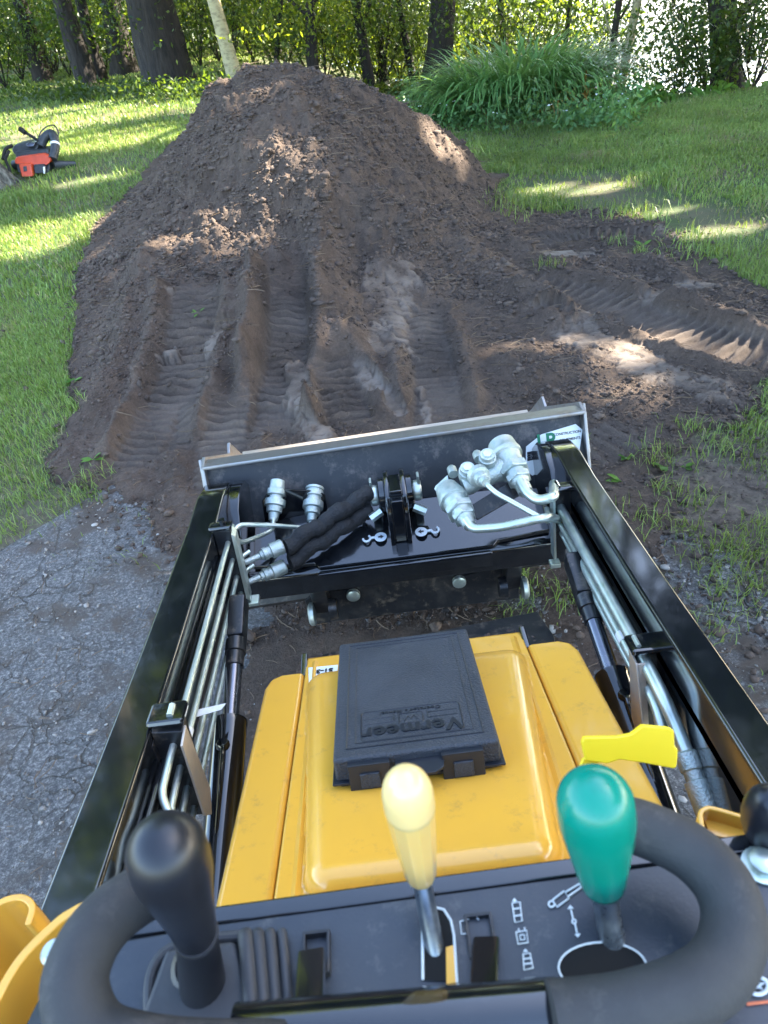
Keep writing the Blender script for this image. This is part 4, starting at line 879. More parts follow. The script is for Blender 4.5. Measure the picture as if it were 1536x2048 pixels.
# ---- lawn: one sheet out to the horizon
def axis(lo, hi, f0, near):
    a = [near]; 
    while a[-1] < hi: a.append(a[-1]+f0*(1+max(0, a[-1]-near-6)*.12))
    b = [near]
    while b[-1] > lo: b.append(b[-1]-f0*(1+max(0, near-b[-1]-6)*.12))
    return np.array(b[:0:-1]+a)
lx = axis(-400, 400, .09, -.3); ly = axis(-200, 40, .09, 5.0); ly = np.r_[ly, np.array([46,60,100,200,500,1200])]
Xl, Yl = np.meshgrid(lx, ly); Zl = T(Xl, Yl)
inter = (Xl > -3.5)&(Xl < 3.2)&(Yl > .9)&(Yl < 9.0)
Zl = Zl-.0*inter
idl = np.arange(Xl.size).reshape(Xl.shape); ql = np.stack([idl[:-1,:-1], idl[:-1,1:], idl[1:,1:], idl[1:,:-1]], -1).reshape(-1, 4)
def lawn_mat():
    m_ = bpy.data.materials.new('lawn_thatch'); m_.use_nodes = True; t = m_.node_tree; b = t.nodes['Principled BSDF']; N = t.nodes.new; Lk = t.links.new
    tc = N('ShaderNodeTexCoord'); n1 = N('ShaderNodeTexNoise'); n1.inputs['Scale'].default_value = 1.3; n1.inputs['Detail'].default_value = 9; n1.inputs['Roughness'].default_value = .72; Lk(tc.outputs['Object'], n1.inputs['Vector'])
    r = N('ShaderNodeValToRGB'); e = r.color_ramp.elements; e[0].position = .38; e[0].color = (.115,.095,.055,1); e[1].position = .58; e[1].color = (.065,.095,.030,1); Lk(n1.outputs[0], r.inputs[0])
    ab = N('ShaderNodeAttribute'); ab.attribute_name = 'bare'; n4 = N('ShaderNodeTexNoise'); n4.inputs['Scale'].default_value = 9; n4.inputs['Detail'].default_value = 7; Lk(tc.outputs['Object'], n4.inputs['Vector']); mb = N('ShaderNodeMath'); mb.operation = 'MULTIPLY_ADD'; mb.inputs[1].default_value = 1.5; Lk(n4.outputs[0], mb.inputs[0]); ms2 = N('ShaderNodeMath'); ms2.operation = 'MULTIPLY_ADD'; ms2.inputs[1].default_value = 1.3; ms2.inputs[2].default_value = -1.05; Lk(ab.outputs['Fac'], ms2.inputs[0]); Lk(ms2.outputs[0], mb.inputs[2]); mb.use_clamp = True
    rs = N('ShaderNodeValToRGB'); es = rs.color_ramp.elements; es[0].position = .3; es[0].color = (.055,.040,.030,1); es[1].position = .7; es[1].color = (.15,.115,.085,1); n5 = N('ShaderNodeTexNoise'); n5.inputs['Scale'].default_value = 30; n5.inputs['Detail'].default_value = 8; Lk(tc.outputs['Object'], n5.inputs['Vector']); Lk(n5.outputs[0], rs.inputs[0])
    mg = N('ShaderNodeMix'); mg.data_type = 'RGBA'; Lk(mb.outputs[0], mg.inputs[0]); Lk(r.outputs[0], mg.inputs[6]); Lk(rs.outputs[0], mg.inputs[7]); Lk(mg.outputs[2], b.inputs['Base Color'])
    n2 = N('ShaderNodeTexNoise'); n2.inputs['Scale'].default_value = 60; n2.inputs['Detail'].default_value = 5; Lk(tc.outputs['Object'], n2.inputs['Vector']); bp = N('ShaderNodeBump'); bp.inputs['Distance'].default_value = .02; bp.inputs['Strength'].default_value = .8
    Lk(n2.outputs[0], bp.inputs['Height']); Lk(bp.outputs[0], b.inputs['Normal']); b.inputs['Roughness'].default_value = .9; return m_
M['lawn'] = lawn_mat()
lawn = np_mesh('lawn', np.stack([Xl, Yl, Zl-.004], -1).reshape(-1, 3), ql, 4, M['lawn'], None, True); tag(lawn, kind='structure')
xb, yb = Xl.ravel(), Yl.ravel(); bare_v = np.clip(sstep(.35,.7,xb)*sstep(3.3,2.2,yb)*sstep(-.5,.5,yb)*sstep(2.6,1.8,xb)+sstep(-2.4,-1.6,xb)*sstep(-.9,-1.2,xb)*sstep(3.1,2.4,yb)*sstep(1.2,2,yb)*.7,0,1)
_at = lawn.data.attributes.new('bare', 'FLOAT', 'POINT'); _at.data.foreach_set('value', bare_v.astype(np.float32))
# ---- old asphalt driveway
dx_ = frange(-7, 6, lambda v: .025 if -2.5 < v < 2.0 else .12); dy_ = frange(-6, 3.2, lambda v: .12 if v < -.3 else .025)
Xd, Yd = np.meshgrid(dx_, dy_); wob = .22*fbm(Xd*2.5, Yd*2.5, 5, .65)
inD = in_drive(Xd+wob, Yd+wob)
Zd = T(Xd, Yd)+.008+.006*fbm(Xd*2, Yd*2, 3)*sstep(-1, 0, Yd)+.0025*fbm(Xd*25, Yd*25, 3); Zd = np.maximum(Zd, T(Xd, Yd)+.002); Zd = np.where(inD, Zd, T(Xd, Yd)-.02)
idd = np.arange(Xd.size).reshape(Xd.shape); qd = np.stack([idd[:-1,:-1], idd[:-1,1:], idd[1:,1:], idd[1:,:-1]], -1); kd = (inD[:-1,:-1]|inD[:-1,1:]|inD[1:,1:]|inD[1:,:-1])
def asphalt_mat():
    m_ = bpy.data.materials.new('old_cracked_asphalt'); m_.use_nodes = True; t = m_.node_tree; b = t.nodes['Principled BSDF']; N = t.nodes.new; Lk = t.links.new
    tc = N('ShaderNodeTexCoord'); wn = N('ShaderNodeTexNoise'); wn.inputs['Scale'].default_value = 6; wn.inputs['Detail'].default_value = 5; Lk(tc.outputs['Object'], wn.inputs['Vector'])
    wm = N('ShaderNodeMix'); wm.data_type = 'VECTOR'; wm.inputs[0].default_value = .22; Lk(tc.outputs['Object'], wm.inputs[4]); Lk(wn.outputs['Color'], wm.inputs[5])
    vc = N('ShaderNodeTexVoronoi'); vc.feature = 'DISTANCE_TO_EDGE'; vc.inputs['Scale'].default_value = 13; Lk(wm.outputs[1], vc.inputs['Vector'])
    cr = N('ShaderNodeMapRange'); cr.inputs[1].default_value = .0; cr.inputs[2].default_value = .06; Lk(vc.outputs['Distance'], cr.inputs[0])
    pn = N('ShaderNodeTexNoise'); pn.inputs['Scale'].default_value = 2.2; pn.inputs['Detail'].default_value = 4; Lk(tc.outputs['Object'], pn.inputs['Vector'])
    pm = N('ShaderNodeMapRange'); pm.inputs[1].default_value = .38; pm.inputs[2].default_value = .54; Lk(pn.outputs[0], pm.inputs[0])
    cm = N('ShaderNodeMath'); cm.operation = 'MAXIMUM'; Lk(cr.outputs[0], cm.inputs[0]); Lk(pm.outputs[0], cm.inputs[1])
    v2 = N('ShaderNodeTexVoronoi'); v2.inputs['Scale'].default_value = 170; Lk(tc.outputs['Object'], v2.inputs['Vector'])
    n3 = N('ShaderNodeTexNoise'); n3.inputs['Scale'].default_value = 80; n3.inputs['Detail'].default_value = 10; n3.inputs['Roughness'].default_value = .92; Lk(tc.outputs['Object'], n3.inputs['Vector'])
    rg = N('ShaderNodeValToRGB'); e = rg.color_ramp.elements; e[0].position = .38; e[0].color = (.026,.025,.025,1); e[1].position = .64; e[1].color = (.50,.49,.46,1); em = rg.color_ramp.elements.new(.51); em.color = (.098,.096,.096,1); Lk(n3.outputs[0], rg.inputs[0])
    vm = N('ShaderNodeMix'); vm.data_type = 'RGBA'; vm.blend_type = 'MULTIPLY'; vm.inputs[0].default_value = .5; Lk(rg.outputs[0], vm.inputs[6]); Lk(v2.outputs['Color'], vm.inputs[7])
    mx = N('ShaderNodeMix'); mx.data_type = 'RGBA'; mx.inputs[6].default_value = (.045,.034,.024,1); Lk(cm.outputs[0], mx.inputs[0]); Lk(rg.outputs[0], mx.inputs[7])
    big = N('ShaderNodeTexNoise'); big.inputs['Scale'].default_value = 3.5; big.inputs['Detail'].default_value = 7; big.inputs['Roughness'].default_value = .7; Lk(tc.outputs['Object'], big.inputs['Vector'])
    bm_ = N('ShaderNodeMapRange'); bm_.inputs[1].default_value = .50; bm_.inputs[2].default_value = .60; bm_.inputs[4].default_value = .9; Lk(big.outputs[0], bm_.inputs[0])
    m3 = N('ShaderNodeMix'); m3.data_type = 'RGBA'; m3.inputs[7].default_value = (.070,.050,.036,1); Lk(bm_.outputs[0], m3.inputs[0]); Lk(mx.outputs[2], m3.inputs[6]); Lk(m3.outputs[2], b.inputs['Base Color'])
    b.inputs['Roughness'].default_value = .62
    ad = N('ShaderNodeMath'); ad.operation = 'MULTIPLY_ADD'; ad.inputs[1].default_value = .35; Lk(n3.outputs[0], ad.inputs[0]); Lk(cm.outputs[0], ad.inputs[2])
    bp = N('ShaderNodeBump'); bp.inputs['Distance'].default_value = .02; bp.inputs['Strength'].default_value = 1.0; Lk(ad.outputs[0], bp.inputs['Height']); Lk(bp.outputs[0], b.inputs['Normal']); return m_
M['asphalt'] = asphalt_mat()
drive = np_mesh('driveway', np.stack([Xd, Yd, Zd], -1).reshape(-1, 3), qd[kd], 4, M['asphalt'], None, True); tag(drive, kind='structure')
# pebbles and grit
n = 11000; x = rng.uniform(-2.2, 1.9, n); y = rng.uniform(.2, 3.0, n); ok = in_drive(x, y); x, y = x[ok], y[ok]; sz = np.clip(rng.lognormal(math.log(.0026), .5, len(x)), .001, .011)
M['pebble'] = mat('pale_pebbles', (.34,.32,.29), .8, base2=(.12,.11,.10), nscale=4, detail=1, thr=(.4,.6))
tag(scatter_clods('pebbles', np.stack([x, y, T(x, y)+.009+sz*.3], -1), sz, M['pebble'], .6), kind='stuff')
pos = np.stack([x, y, T(x, y)+.012], -1)[:1500]; tag(ribbons('dry_grass_clippings', pos+rng.uniform(-.02,.02,(len(pos),3))*[1,1,0], rng.uniform(.012,.06,len(pos)), rng.uniform(.0006,.0013,len(pos)), M['straw'], .003), kind='stuff')
# crumbs of soil lying on the machine's front guard
n = 900; x = rng.normal(.0,.13,n).clip(-.23,.24); y = rng.uniform(.945,1.05,n); sz = rng.uniform(.0015,.006,n)
dg_ = scatter_clods('soil_crumbs', np.stack([x,y,.541-(y-.95)*.25+sz*.4],-1), sz, M['clod']); tag(dg_, kind='stuff')
n = 500; x = rng.normal(-.13,.06,n).clip(-.23,-.02); y = rng.uniform(.93,1.03,n); sz = rng.uniform(.002,.008,n)
tag(scatter_clods('soil_crumbs', np.stack([x,y,.545-(y-.95)*.25+sz*.4],-1), sz, M['clod']), kind='stuff')

# ---- grass
def leaf_mat(name, c1, c2, tcol, tr=.35, rough=.5, hue_noise=None, stuff=True, scale=.8):
    m_ = bpy.data.materials.new(name); m_.use_nodes = True; t = m_.node_tree; N = t.nodes.new; Lk = t.links.new
    for n_ in list(t.nodes): t.nodes.remove(n_)
    out = N('ShaderNodeOutputMaterial'); ge = N('ShaderNodeNewGeometry'); r = N('ShaderNodeValToRGB'); e = r.color_ramp.elements; e[0].color = (*c1,1); e[1].color = (*c2,1); Lk(ge.outputs['Random Per Island'], r.inputs[0])
    tc = N('ShaderNodeTexCoord'); nz = N('ShaderNodeTexNoise'); nz.inputs['Scale'].default_value = scale; nz.inputs['Detail'].default_value = 3; Lk(tc.outputs['Object'], nz.inputs['Vector'])
    hs = N('ShaderNodeHueSaturation'); mr = N('ShaderNodeMapRange'); mr.inputs[1].default_value = .3; mr.inputs[2].default_value = .7; mr.inputs[3].default_value = .62; mr.inputs[4].default_value = 1.4; Lk(nz.outputs[0], mr.inputs[0]); Lk(mr.outputs[0], hs.inputs['Value']); Lk(r.outputs[0], hs.inputs['Color'])
    b = N('ShaderNodeBsdfPrincipled'); b.inputs['Roughness'].default_value = rough; b.inputs['Specular IOR Level'].default_value = .4; Lk(hs.outputs[0], b.inputs['Base Color'])
    tl = N('ShaderNodeBsdfTranslucent'); tl.inputs[0].default_value = (*tcol,1); mx = N('ShaderNodeMixShader'); mx.inputs[0].default_value = tr; Lk(b.outputs[0], mx.inputs[1]); Lk(tl.outputs[0], mx.inputs[2]); Lk(mx.outputs[0], out.inputs[0]); return m_
M['grass'] = leaf_mat('grass_blades', (.095,.165,.032), (.24,.33,.09), (.30,.40,.05), .28, .45)
M['grassdry'] = leaf_mat('dry_grass_blades', (.24,.22,.09), (.38,.34,.17), (.30,.25,.08), .2, .6)
def blades(name, pos, h, wd, mt, lean=.5):
    n = len(pos); a = rng.random(n)*6.28; la = rng.random(n)*6.28; ln = rng.random(n)*lean+.1
    s = np.stack([np.cos(a), np.sin(a), np.zeros(n)], -1)*wd[:, None]; L = np.stack([np.cos(la), np.sin(la), np.zeros(n)], -1)
    p1 = pos+L*(h*ln*.35)[:, None]+np.array([0,0,1])*(h*.6)[:, None]; p2 = pos+L*(h*ln*1.1)[:, None]+np.array([0,0,1])*(h*np.sqrt(np.clip(1-(ln*.9)**2,.1,1)))[:, None]
    v = np.stack([pos-s, pos+s, p1+s*.75, p1-s*.75, p2], 1); f = np.array([[0,1,2],[0,2,3],[3,2,4]])[None]+(np.arange(n)*5)[:, None, None]
    return np_mesh(name, v.reshape(-1, 3), f.reshape(-1, 3), 3, mt)
def surf_any(x, y):
    z = T(x, y); ins = (x > sx_[1])&(x < sx_[-2])&(y > sy_[1])&(y < sy_[-2])
    zz = np.where(ins, grid_z(np.clip(x,sx_[1],sx_[-2]), np.clip(y,sy_[1],sy_[-2]), Zr), -9); return np.maximum(z, zz)
def soilness(x, y):
    ins = (x > sx_[1])&(x < sx_[-2])&(y > sy_[1])&(y < sy_[-2])
    return np.where(ins, grid_z(np.clip(x,sx_[1],sx_[-2]), np.clip(y,sy_[1],sy_[-2]), keepv.astype(float)), 0)
bare_px = [(250,330,.5,.22),(150,365,.3,.2),(330,400,.4,.2),(1200,352,.25,.2),(1130,375,.7,.18),(1250,400,.4,.25),(1340,420,.5,.2),(1420,465,.7,.15),(1320,980,.2,.25),(1400,1010,.25,.15),(1250,1020,.15,.3),(1500,1000,.12,.1),(100,1060,.35,.10),(20,1130,.3,.12),(1300,1150,.2,.3),(1400,920,.2,.15),(640,300,.1,.1),(230,420,.2,.1),(40,280,.4,.15)]
bare = [(hT(a,b), r_, q) for a,b,r_,q in bare_px]
_bl = hT(62,352)
def grass_density(x, y):
    d = np.clip(.85+1.1*fbm(x*1.3+4, y*1.3, 4, .65), .32, 1)
    d = d*(1-.85*np.exp(-(((x-_bl[0])/.55)**2+((y-_bl[1]+.2)/.45)**2)))
    for (c, r_, q) in bare:
        k = np.exp(-(((x-c[0])/r_)**2+((y-c[1])/(r_*1.1))**2)**1.5*1.0); d = d*(1-k*(1-q*.5))
    s_ = soilness(x+.05*fbm(x*5,y*5,2), y); d = d*(1-np.clip(s_*1.2,0,1))
    near_right = sstep(.4,.9,x)*sstep(3.1,2.3,y)                      # thin trampled grass beside the right arm
    d = d*(1-near_right*(.05+.7*fbm(x*3,y*3,3)))
    dr = in_drive(x+.05*fbm(x*6,y*6,3), y+.09+.16*fbm(x*5,y*5,3)); d = np.where(dr, d*.012, d)
    return np.clip(d, 0, 1)
def grow(n, x0, x1, y0, y1, hh, wd, name, seed_h=(.5,1.2)):
    x = rng.uniform(x0, x1, n); y = rng.uniform(y0, y1, n)
    ok = rng.random(n) < grass_density(x, y); ok &= np.abs(x) < (y*.62+1.2); ok &= y < bank(x)+1.5; x = x[ok]; y = y[ok]
    z = surf_any(x, y); h = hh*rng.uniform(*seed_h, len(x))*(1+.5*fbm(x*2, y*2, 2)); w_ = wd*rng.uniform(.6,1.3,len(x))
    dry = rng.random(len(x)) < (.12+.9*np.clip(fbm(x*1.7+30, y*1.7, 3)-.02, 0, 1))
    P = np.stack([x,y,z-.004],-1)
    a = blades(name, P[~dry], h[~dry], w_[~dry], M['grass'], .8); tag(a, kind='stuff')
    if dry.sum() > 5: b = blades('dry_grass', P[dry], h[dry]*.8, w_[dry]*.8, M['grassdry'], 1.1); tag(b, kind='stuff')
grow(150000, -3.2, -.8, 2.0, 4.6, .045, .0020, 'grass')
grow(170000, .7, 3.6, 1.2, 4.6, .045, .0020, 'grass')
grow(170000, -6.2, -1.0, 4.6, 9.5, .055, .0040, 'grass')
grow(190000, .8, 7.5, 4.6, 10.0, .055, .0040, 'grass')
grow(80000, -14, -1.5, 9.5, 21, .060, .0080, 'grass')
grow(40000, .0, 7, 10.0, 15, .055, .0065, 'grass')
# tufts of longer grass
def tufts(name, centres, nb, r_, h, wd, lean=1.0):
    P = []; H = []
    for c in centres:
        k = nb; q = rng.normal(0, r_*1.3, (k, 2)); P.append(np.c_[c[0]+q[:,0], c[1]+q[:,1], np.full(k, float(surf_any(np.array([c[0]]), np.array([c[1]]))[0])-.005)]); H.append(rng.uniform(.5,1.2,k)*h)
    P = np.concatenate(P); H = np.concatenate(H); tag(blades(name, P, H, np.full(len(P), wd), M['grass'], lean), kind='stuff')
cs = [hT(x,y) for x,y in ((1110,1075),(1085,1100),(1130,1210),(1040,1225),(1350,920),(1380,1000),(1450,900),(1500,870),(1440,1180),(1500,1160),(1360,1060),(1470,1100),(1330,990),(1290,1050),(60,1000),(30,1060),(110,1030),(190,960),(160,990),(90,960),(1290,1180),(1420,1250),(1060,1180),(1540,830),(1480,1210),(1410,1130),(1530,1060),(1300,930),(1380,870),(1100,560),(1230,500),(1280,520))]
tufts('grass', cs, 46, .035, .075, .0017)
cs = [hT(x,y) for x,y in ((1080,410),(1060,400),(1100,415),(990,440),(1020,452),(1290,440),(1400,500),(1380,490),(1450,510),(1250,430),(930,390))]
tufts('grass', cs, 110, .11, .10, .003)
# broad-leaved weeds
M['weed'] = leaf_mat('broad_weed_leaves', (.05,.13,.02), (.12,.24,.04), (.22,.4,.04), .35)
def weed(px, py, nl, L, w_, label_i):
    c = hS(px, py) if False else hT(px, py); z = float(surf_any(np.array([c[0]]), np.array([c[1]]))[0]); g = G()
    for k in range(nl):
        a = rng.random()*6.28; up = rng.uniform(.15,.8); d = np.array([math.cos(a)*math.cos(up), math.sin(a)*math.cos(up), math.sin(up)]); s_ = np.array([-math.sin(a), math.cos(a), 0]); l = L*rng.uniform(.6,1.15)
        b0 = np.array([c[0],c[1],z]); prev = None
        for i in range(7):
            t = i/6; wdt = w_*math.sin(math.pi*min(1,t*.93+.07))**.8*(.25 if t < .2 else 1); p = b0+d*l*t+np.array([0,0,-.25*l*t*t]); cur = (g.bm.verts.new(V(p-s_*wdt)), g.bm.verts.new(V(p+np.array([0,0,-.15*w_]))), g.bm.verts.new(V(p+s_*wdt)))
            if prev: g.bm.faces.new((prev[0],prev[1],cur[1],cur[0])); g.bm.faces.new((prev[1],prev[2],cur[2],cur[1]))
            prev = cur
    o = g.build('weed', M['weed'], None, 60); return o
for i,(px,py,nl,L,w_,lab) in enumerate([(1252,925,4,.055,.011,'small two leaved weed in bare soil right of the bucket'),(1243,975,2,.07,.012,'pointed weed leaf close against the right lift arm'),(1325,940,5,.07,.012,'leafy weed on the trampled soil right of the bucket, the one beside the grass edge'),
        (1370,935,4,.05,.010,'low weed with round leaves in the trampled grass at the right'),(415,700,5,.06,.007,'small green sprig on the left track marks'),(195,940,5,.06,.012,'broad leaved weed at the left corner of the spread soil'),(150,770,6,.06,.011,'weed in the lawn beside the left foot of the spread soil'),
        (1130,412,4,.13,.022,'upright weed on the right lawn beyond the track marks'),(1285,505,4,.08,.014,'weed between the two track marks at the upper right'),(877,335,4,.22,.035,'bent pale leaf sticking out of the right flank of the dirt pile')]):
    tag(weed(px,py,nl,L,w_,i), lab, 'weed')

# ---- gaps cut in the leaves so that direct sun reaches the place (photo pixels of the lit patches, radii in metres)
lit_px = [(430,445,.34,.18),(500,470,.22,.10),(385,470,.1,.08),(480,640,0,0),(665,760,.07,.05),(590,745,.035,.03),(620,885,.10,.04),(740,872,.12,.04),(1040,700,.14,.07),(1110,690,.20,.09),(1180,690,.20,.09),(1240,725,.20,.08),(1130,640,.16,.07),(1330,690,.22,.10),(1420,695,.20,.09),(1490,705,.16,.08),(1220,775,.18,.08),(1290,805,.18,.07),(1360,660,.18,.06),(1160,378,.45,.16),(1090,378,.28,.13),(1350,425,.45,.16),(1440,462,.38,.14),(620,690,.05,.04),(1150,540,.2,.05),
          (100,470,.55,.28),(60,490,.35,.22),(165,362,.5,.14),(330,402,.25,.08),(880,280,.10,.25),(920,330,.12,.2),(845,262,.1,.2),(1260,275,.3,.15),(1400,470,.3,.1),(1330,1020,.06,.05),(1380,1035,.06,.05),(1500,1290,.10,.08),(1536,1300,.1,.06),(960,720,.08,.05),(790,560,.08,.04),(350,440,.0,.0)]
gaps = []
gaps.append((np.array([-.15,2.1,.36])-SUN*.36/SUN[2], .30, .12)); gaps.append((np.array([.15,2.15,.36])-SUN*.36/SUN[2], .12, .08))
for px, py, a, b in lit_px:
    if a == 0: continue
    q = hS(px, py); gaps.append((q-SUN*q[2]/SUN[2], a, b))
for px, py, a, b in ((330,218,3.2,.5),(250,225,2.6,.4),(100,245,2.2,.45),(180,240,2.6,.4),(60,262,1.6,.35),(20,290,.9,.3),(240,270,1.0,.3),(130,300,1.2,.3),(360,212,2.5,.45),(30,235,3,.5)):
    q = hT(px, py); gaps.append((q-SUN*q[2]/SUN[2], a, b))
def lit_mask(P, grow_=1.0):
    q = P-SUN[None]*(P[:, 2]/SUN[2])[:, None]; m_ = np.zeros(len(P), bool)
    for c, a, b in gaps:
        m_ |= (((q[:, 0]-c[0])/(a*1.2+.05))**2+((q[:, 1]-c[1])/(b*1.2+.05))**2) < 1
    return m_
M['leaf'] = leaf_mat('shaded_tree_leaves', (.007,.022,.005), (.030,.062,.011), (.20,.30,.02), .32, .45, scale=.35)  # dark leaf tone, the wood's deep shade put into the colour
M['leaf2'] = leaf_mat('sunlit_tree_leaves', (.028,.062,.008), (.085,.125,.018), (.36,.44,.02), .45, .45, scale=.35)  # brighter leaf tone, sunlight on the foliage put into the colour
def leaves(name, pos, size, mt, parent=None):
    kp = ~(lit_mask(pos)&(pos[:,2] > 1.3)); pos = pos[kp]; size = np.broadcast_to(size, kp.shape)[kp]; n = len(pos); a = rng.standard_normal((n, 3)); a /= np.linalg.norm(a, axis=1, keepdims=True); b = rng.standard_normal((n, 3)); b[:, 2] *= .6; b -= a*(a*b).sum(1, keepdims=True); b /= np.linalg.norm(b, axis=1, keepdims=True)
    a = a*size[:, None]; b = b*(size*.42)[:, None]
    v = np.stack([pos-a, pos-a*.1+b, pos+a, pos-a*.1-b], 1); f = np.arange(n*4).reshape(n, 4)
    return np_mesh(name, v.reshape(-1, 3), f, 4, mt, parent)
M['bark'] = mat('grey_brown_bark', (.036,.028,.022), .9, base2=(.014,.011,.009), nscale=14, bump=1.0, bscale=26, stretch=(1,1,.25), thr=(.35,.6))
M['birch'] = mat('pale_bark', (.42,.36,.20), .75, base2=(.16,.13,.07), nscale=10, bump=.5, bscale=30, stretch=(1,1,2.2), thr=(.45,.7))
for k in ('bark','birch'):
    for n_ in M[k].node_tree.nodes:
        if n_.type == 'BUMP': n_.inputs['Distance'].default_value = .03
def tree(px0, py0, px1, wpx, Yd, label, crown=None, limbs=(), bark='bark', height=11.0, name='tree', nleaf=4600, lsz=.10, low=None, leafm='leaf', base_z=None, flare=1.25):
    b0 = onY(px0, py0, Yd); z0 = float(T(b0[0], Yd))
    t0 = onY(px1, 0, Yd)
    sl = (t0[0]-b0[0])/max(.3, (t0[2]-b0[2])); sl = float(np.clip(sl, -.35, .35))
    r_ = wpx/2/FPX*np.linalg.norm(b0-CAM)*.98
    root = empty(name, (b0[0], Yd, z0), label, 'tree')
    dirv = np.array([sl, rng.normal(0,.03), 1.0]); base = np.array([b0[0]-sl*(b0[2]-z0), Yd, z0-.1])
    hs = np.linspace(0, height, 9); bend = rng.normal(0,.05,(9,2)).cumsum(0); bend[:3] = 0
    P = [base+dirv*h+np.array([bend[i,0],bend[i,1],0])*(h/height)*2 for i,h in enumerate(hs)]
    P.insert(1, base+dirv*.25); P.insert(2, base+dirv*.7); rr = [r_*flare*1.25, r_*flare, r_*1.06]+[max(r_*(1-.85*(h/height)), .02) for h in hs[1:]]
    g = G(); g.tube(P, rr, 14); tr = g.build('trunk', M[bark], root, 60)
    # surface lumps
    for v in tr.data.vertices:
        k = .06*r_*math.sin(v.co.x*31/(.3+r_)+v.co.z*3)+.05*r_*math.sin(v.co.z*7+v.co.y*19); v.co.x += k; v.co.y += k*.6
    ends = []
    g = G()
    for (h, az, L, up) in limbs:
        q = base+dirv*h; d = np.array([math.cos(R(az)), math.sin(R(az)), up]); d /= np.linalg.norm(d); pts = [q]
        for k in range(5): d = d+rng.normal(0,.16,3)+np.array([0,0,.05]); d /= np.linalg.norm(d); pts.append(pts[-1]+d*L/5)
        lr = max(.014, r_*.42*(1-h/height)); g.tube(smooth_path(pts,3), np.linspace(lr, lr*.3, 16), 8); ends += pts[2:]
    nl = 8
    for k in range(nl):
        h = height*rng.uniform(.42,.92); az = rng.random()*360; q = base+dirv*h; d = np.array([math.cos(R(az)), math.sin(R(az)), rng.uniform(.3,.9)]); d /= np.linalg.norm(d); L = height*rng.uniform(.18,.32); pts = [q]
        for j in range(4): d = d+rng.normal(0,.12,3); d /= np.linalg.norm(d); pts.append(pts[-1]+d*L/4)
        g.tube(pts, np.linspace(r_*.35, .012, 5), 7); ends += pts[2:]
    g.build('limb', M[bark], tr, 60)
    # crown high up + low-hanging sprays
    pos = []
    ends = np.array(ends)
    for _ in range(46):
        c = ends[rng.integers(len(ends))]+rng.normal(0,.7,3); k = nleaf//46; pos.append(c+rng.standard_normal((k,3))*np.array([.55,.55,.38]))
    if low:
        for (lx_, ly_, k, sp) in low:
            c = onY(lx_, ly_, Yd+rng.uniform(-1.2,.4)); pos.append(c+rng.standard_normal((k,3))*np.array([sp,sp,sp*.7]))
    pos = np.concatenate(pos); hi = pos[:,2] > 1.9; pos = pos[~(lit_mask(pos, 1.0)&hi)]
    leaves('crown', pos, np.where(pos[:,2]>3.2, lsz*1.9, lsz*.42)*rng.uniform(.7,1.25,len(pos)), M[leafm], root)
    return root
low1 = lambda *a: [(x, y, 260, .33) for x, y in a]
tree(345,190,296,78,13.6,'thick dark trunked tree leaning left behind the dirt pile', limbs=[(3.4,170,2.5,.3)], low=low1((240,20),(300,5),(420,20),(380,60)), flare=1.12, nleaf=5000)
tree(472,155,428,22,12.5,'slender tree with pale bark rising behind the dirt pile', bark='birch', limbs=[(3.8,40,2,.6)], low=low1((520,20),(470,10)), leafm='leaf2')
tree(185,192,122,31,15.0,'dark trunked tree, second from the left edge of the wood', low=low1((100,30),(150,60)))
tree(212,200,160,18,15.6,'thin dark tree tight beside the second trunk from the left', low=low1((200,20)))
tree(258,192,222,36,17.0,'dark tree half hidden in leaves left of the thickest trunk', low=low1((250,70)))
tree(92,175,38,24,17.5,'leftmost dark trunk in the wood', low=low1((20,30),(60,70),(0,100)))
tree(625,150,618,19,13.8,'slim forked tree just above the top of the dirt pile', limbs=[(1.1,160,1.6,.9),(1.2,20,1.4,1.2),(1.0,95,1.0,1.0)], low=low1((560,20),(640,10),(680,40)), leafm='leaf2')
tree(742,180,712,17,14.6,'slim forked tree above the right shoulder of the dirt pile', limbs=[(1.0,30,1.6,1.3)], low=low1((700,60),(780,20)))
tree(770,180,752,12,16.0,'thin trunk between the forked tree and the green clump', low=low1((800,60)))
tree(872,165,884,44,14.0,'broad dark trunk partly hidden behind the green clump', limbs=[(2.4,20,2,.6)], low=low1((850,20),(920,20),(960,40)))
tree(1212,170,1232,13,13.2,'left one of two slender trunks standing before the lake', limbs=[(2.0,60,1.2,1.4)], low=low1((1180,30)), nleaf=1500)
tree(1238,180,1275,17,12.8,'right one of two slender trunks standing before the lake', bark='birch', limbs=[(1.4,100,1.4,1.4)], low=low1((1330,20)), nleaf=1500)
tree(1462,200,1450,46,11.6,'dark leafy tree near the right edge before the lake', limbs=[(1.6,170,1.6,.7),(1.3,20,1.5,.5)], low=low1((1400,20),(1380,70),(1480,60),(1520,20),(1420,120),(1500,110),(1350,110),(1340,60),(1400,160)), nleaf=6000)
tree(830,170,798,12,15.2,'thin leaning trunk just left of the broad dark trunk', low=low1((820,30)))
tree(555,60,560,7,14.5,'thin crooked sapling between the pale tree and the forked tree', limbs=[(.9,170,1.6,.8),(1.2,20,1.2,.9)], low=low1((540,50),(580,80)), height=6)
tree(1010,100,1000,12,15.0,'thin dark trunk behind the green clump', low=low1((1000,40),(1060,30)))
tree(1130,100,1140,10,14.6,'thin trunk behind the right side of the green clump', low=low1((1130,30),(1090,50)))
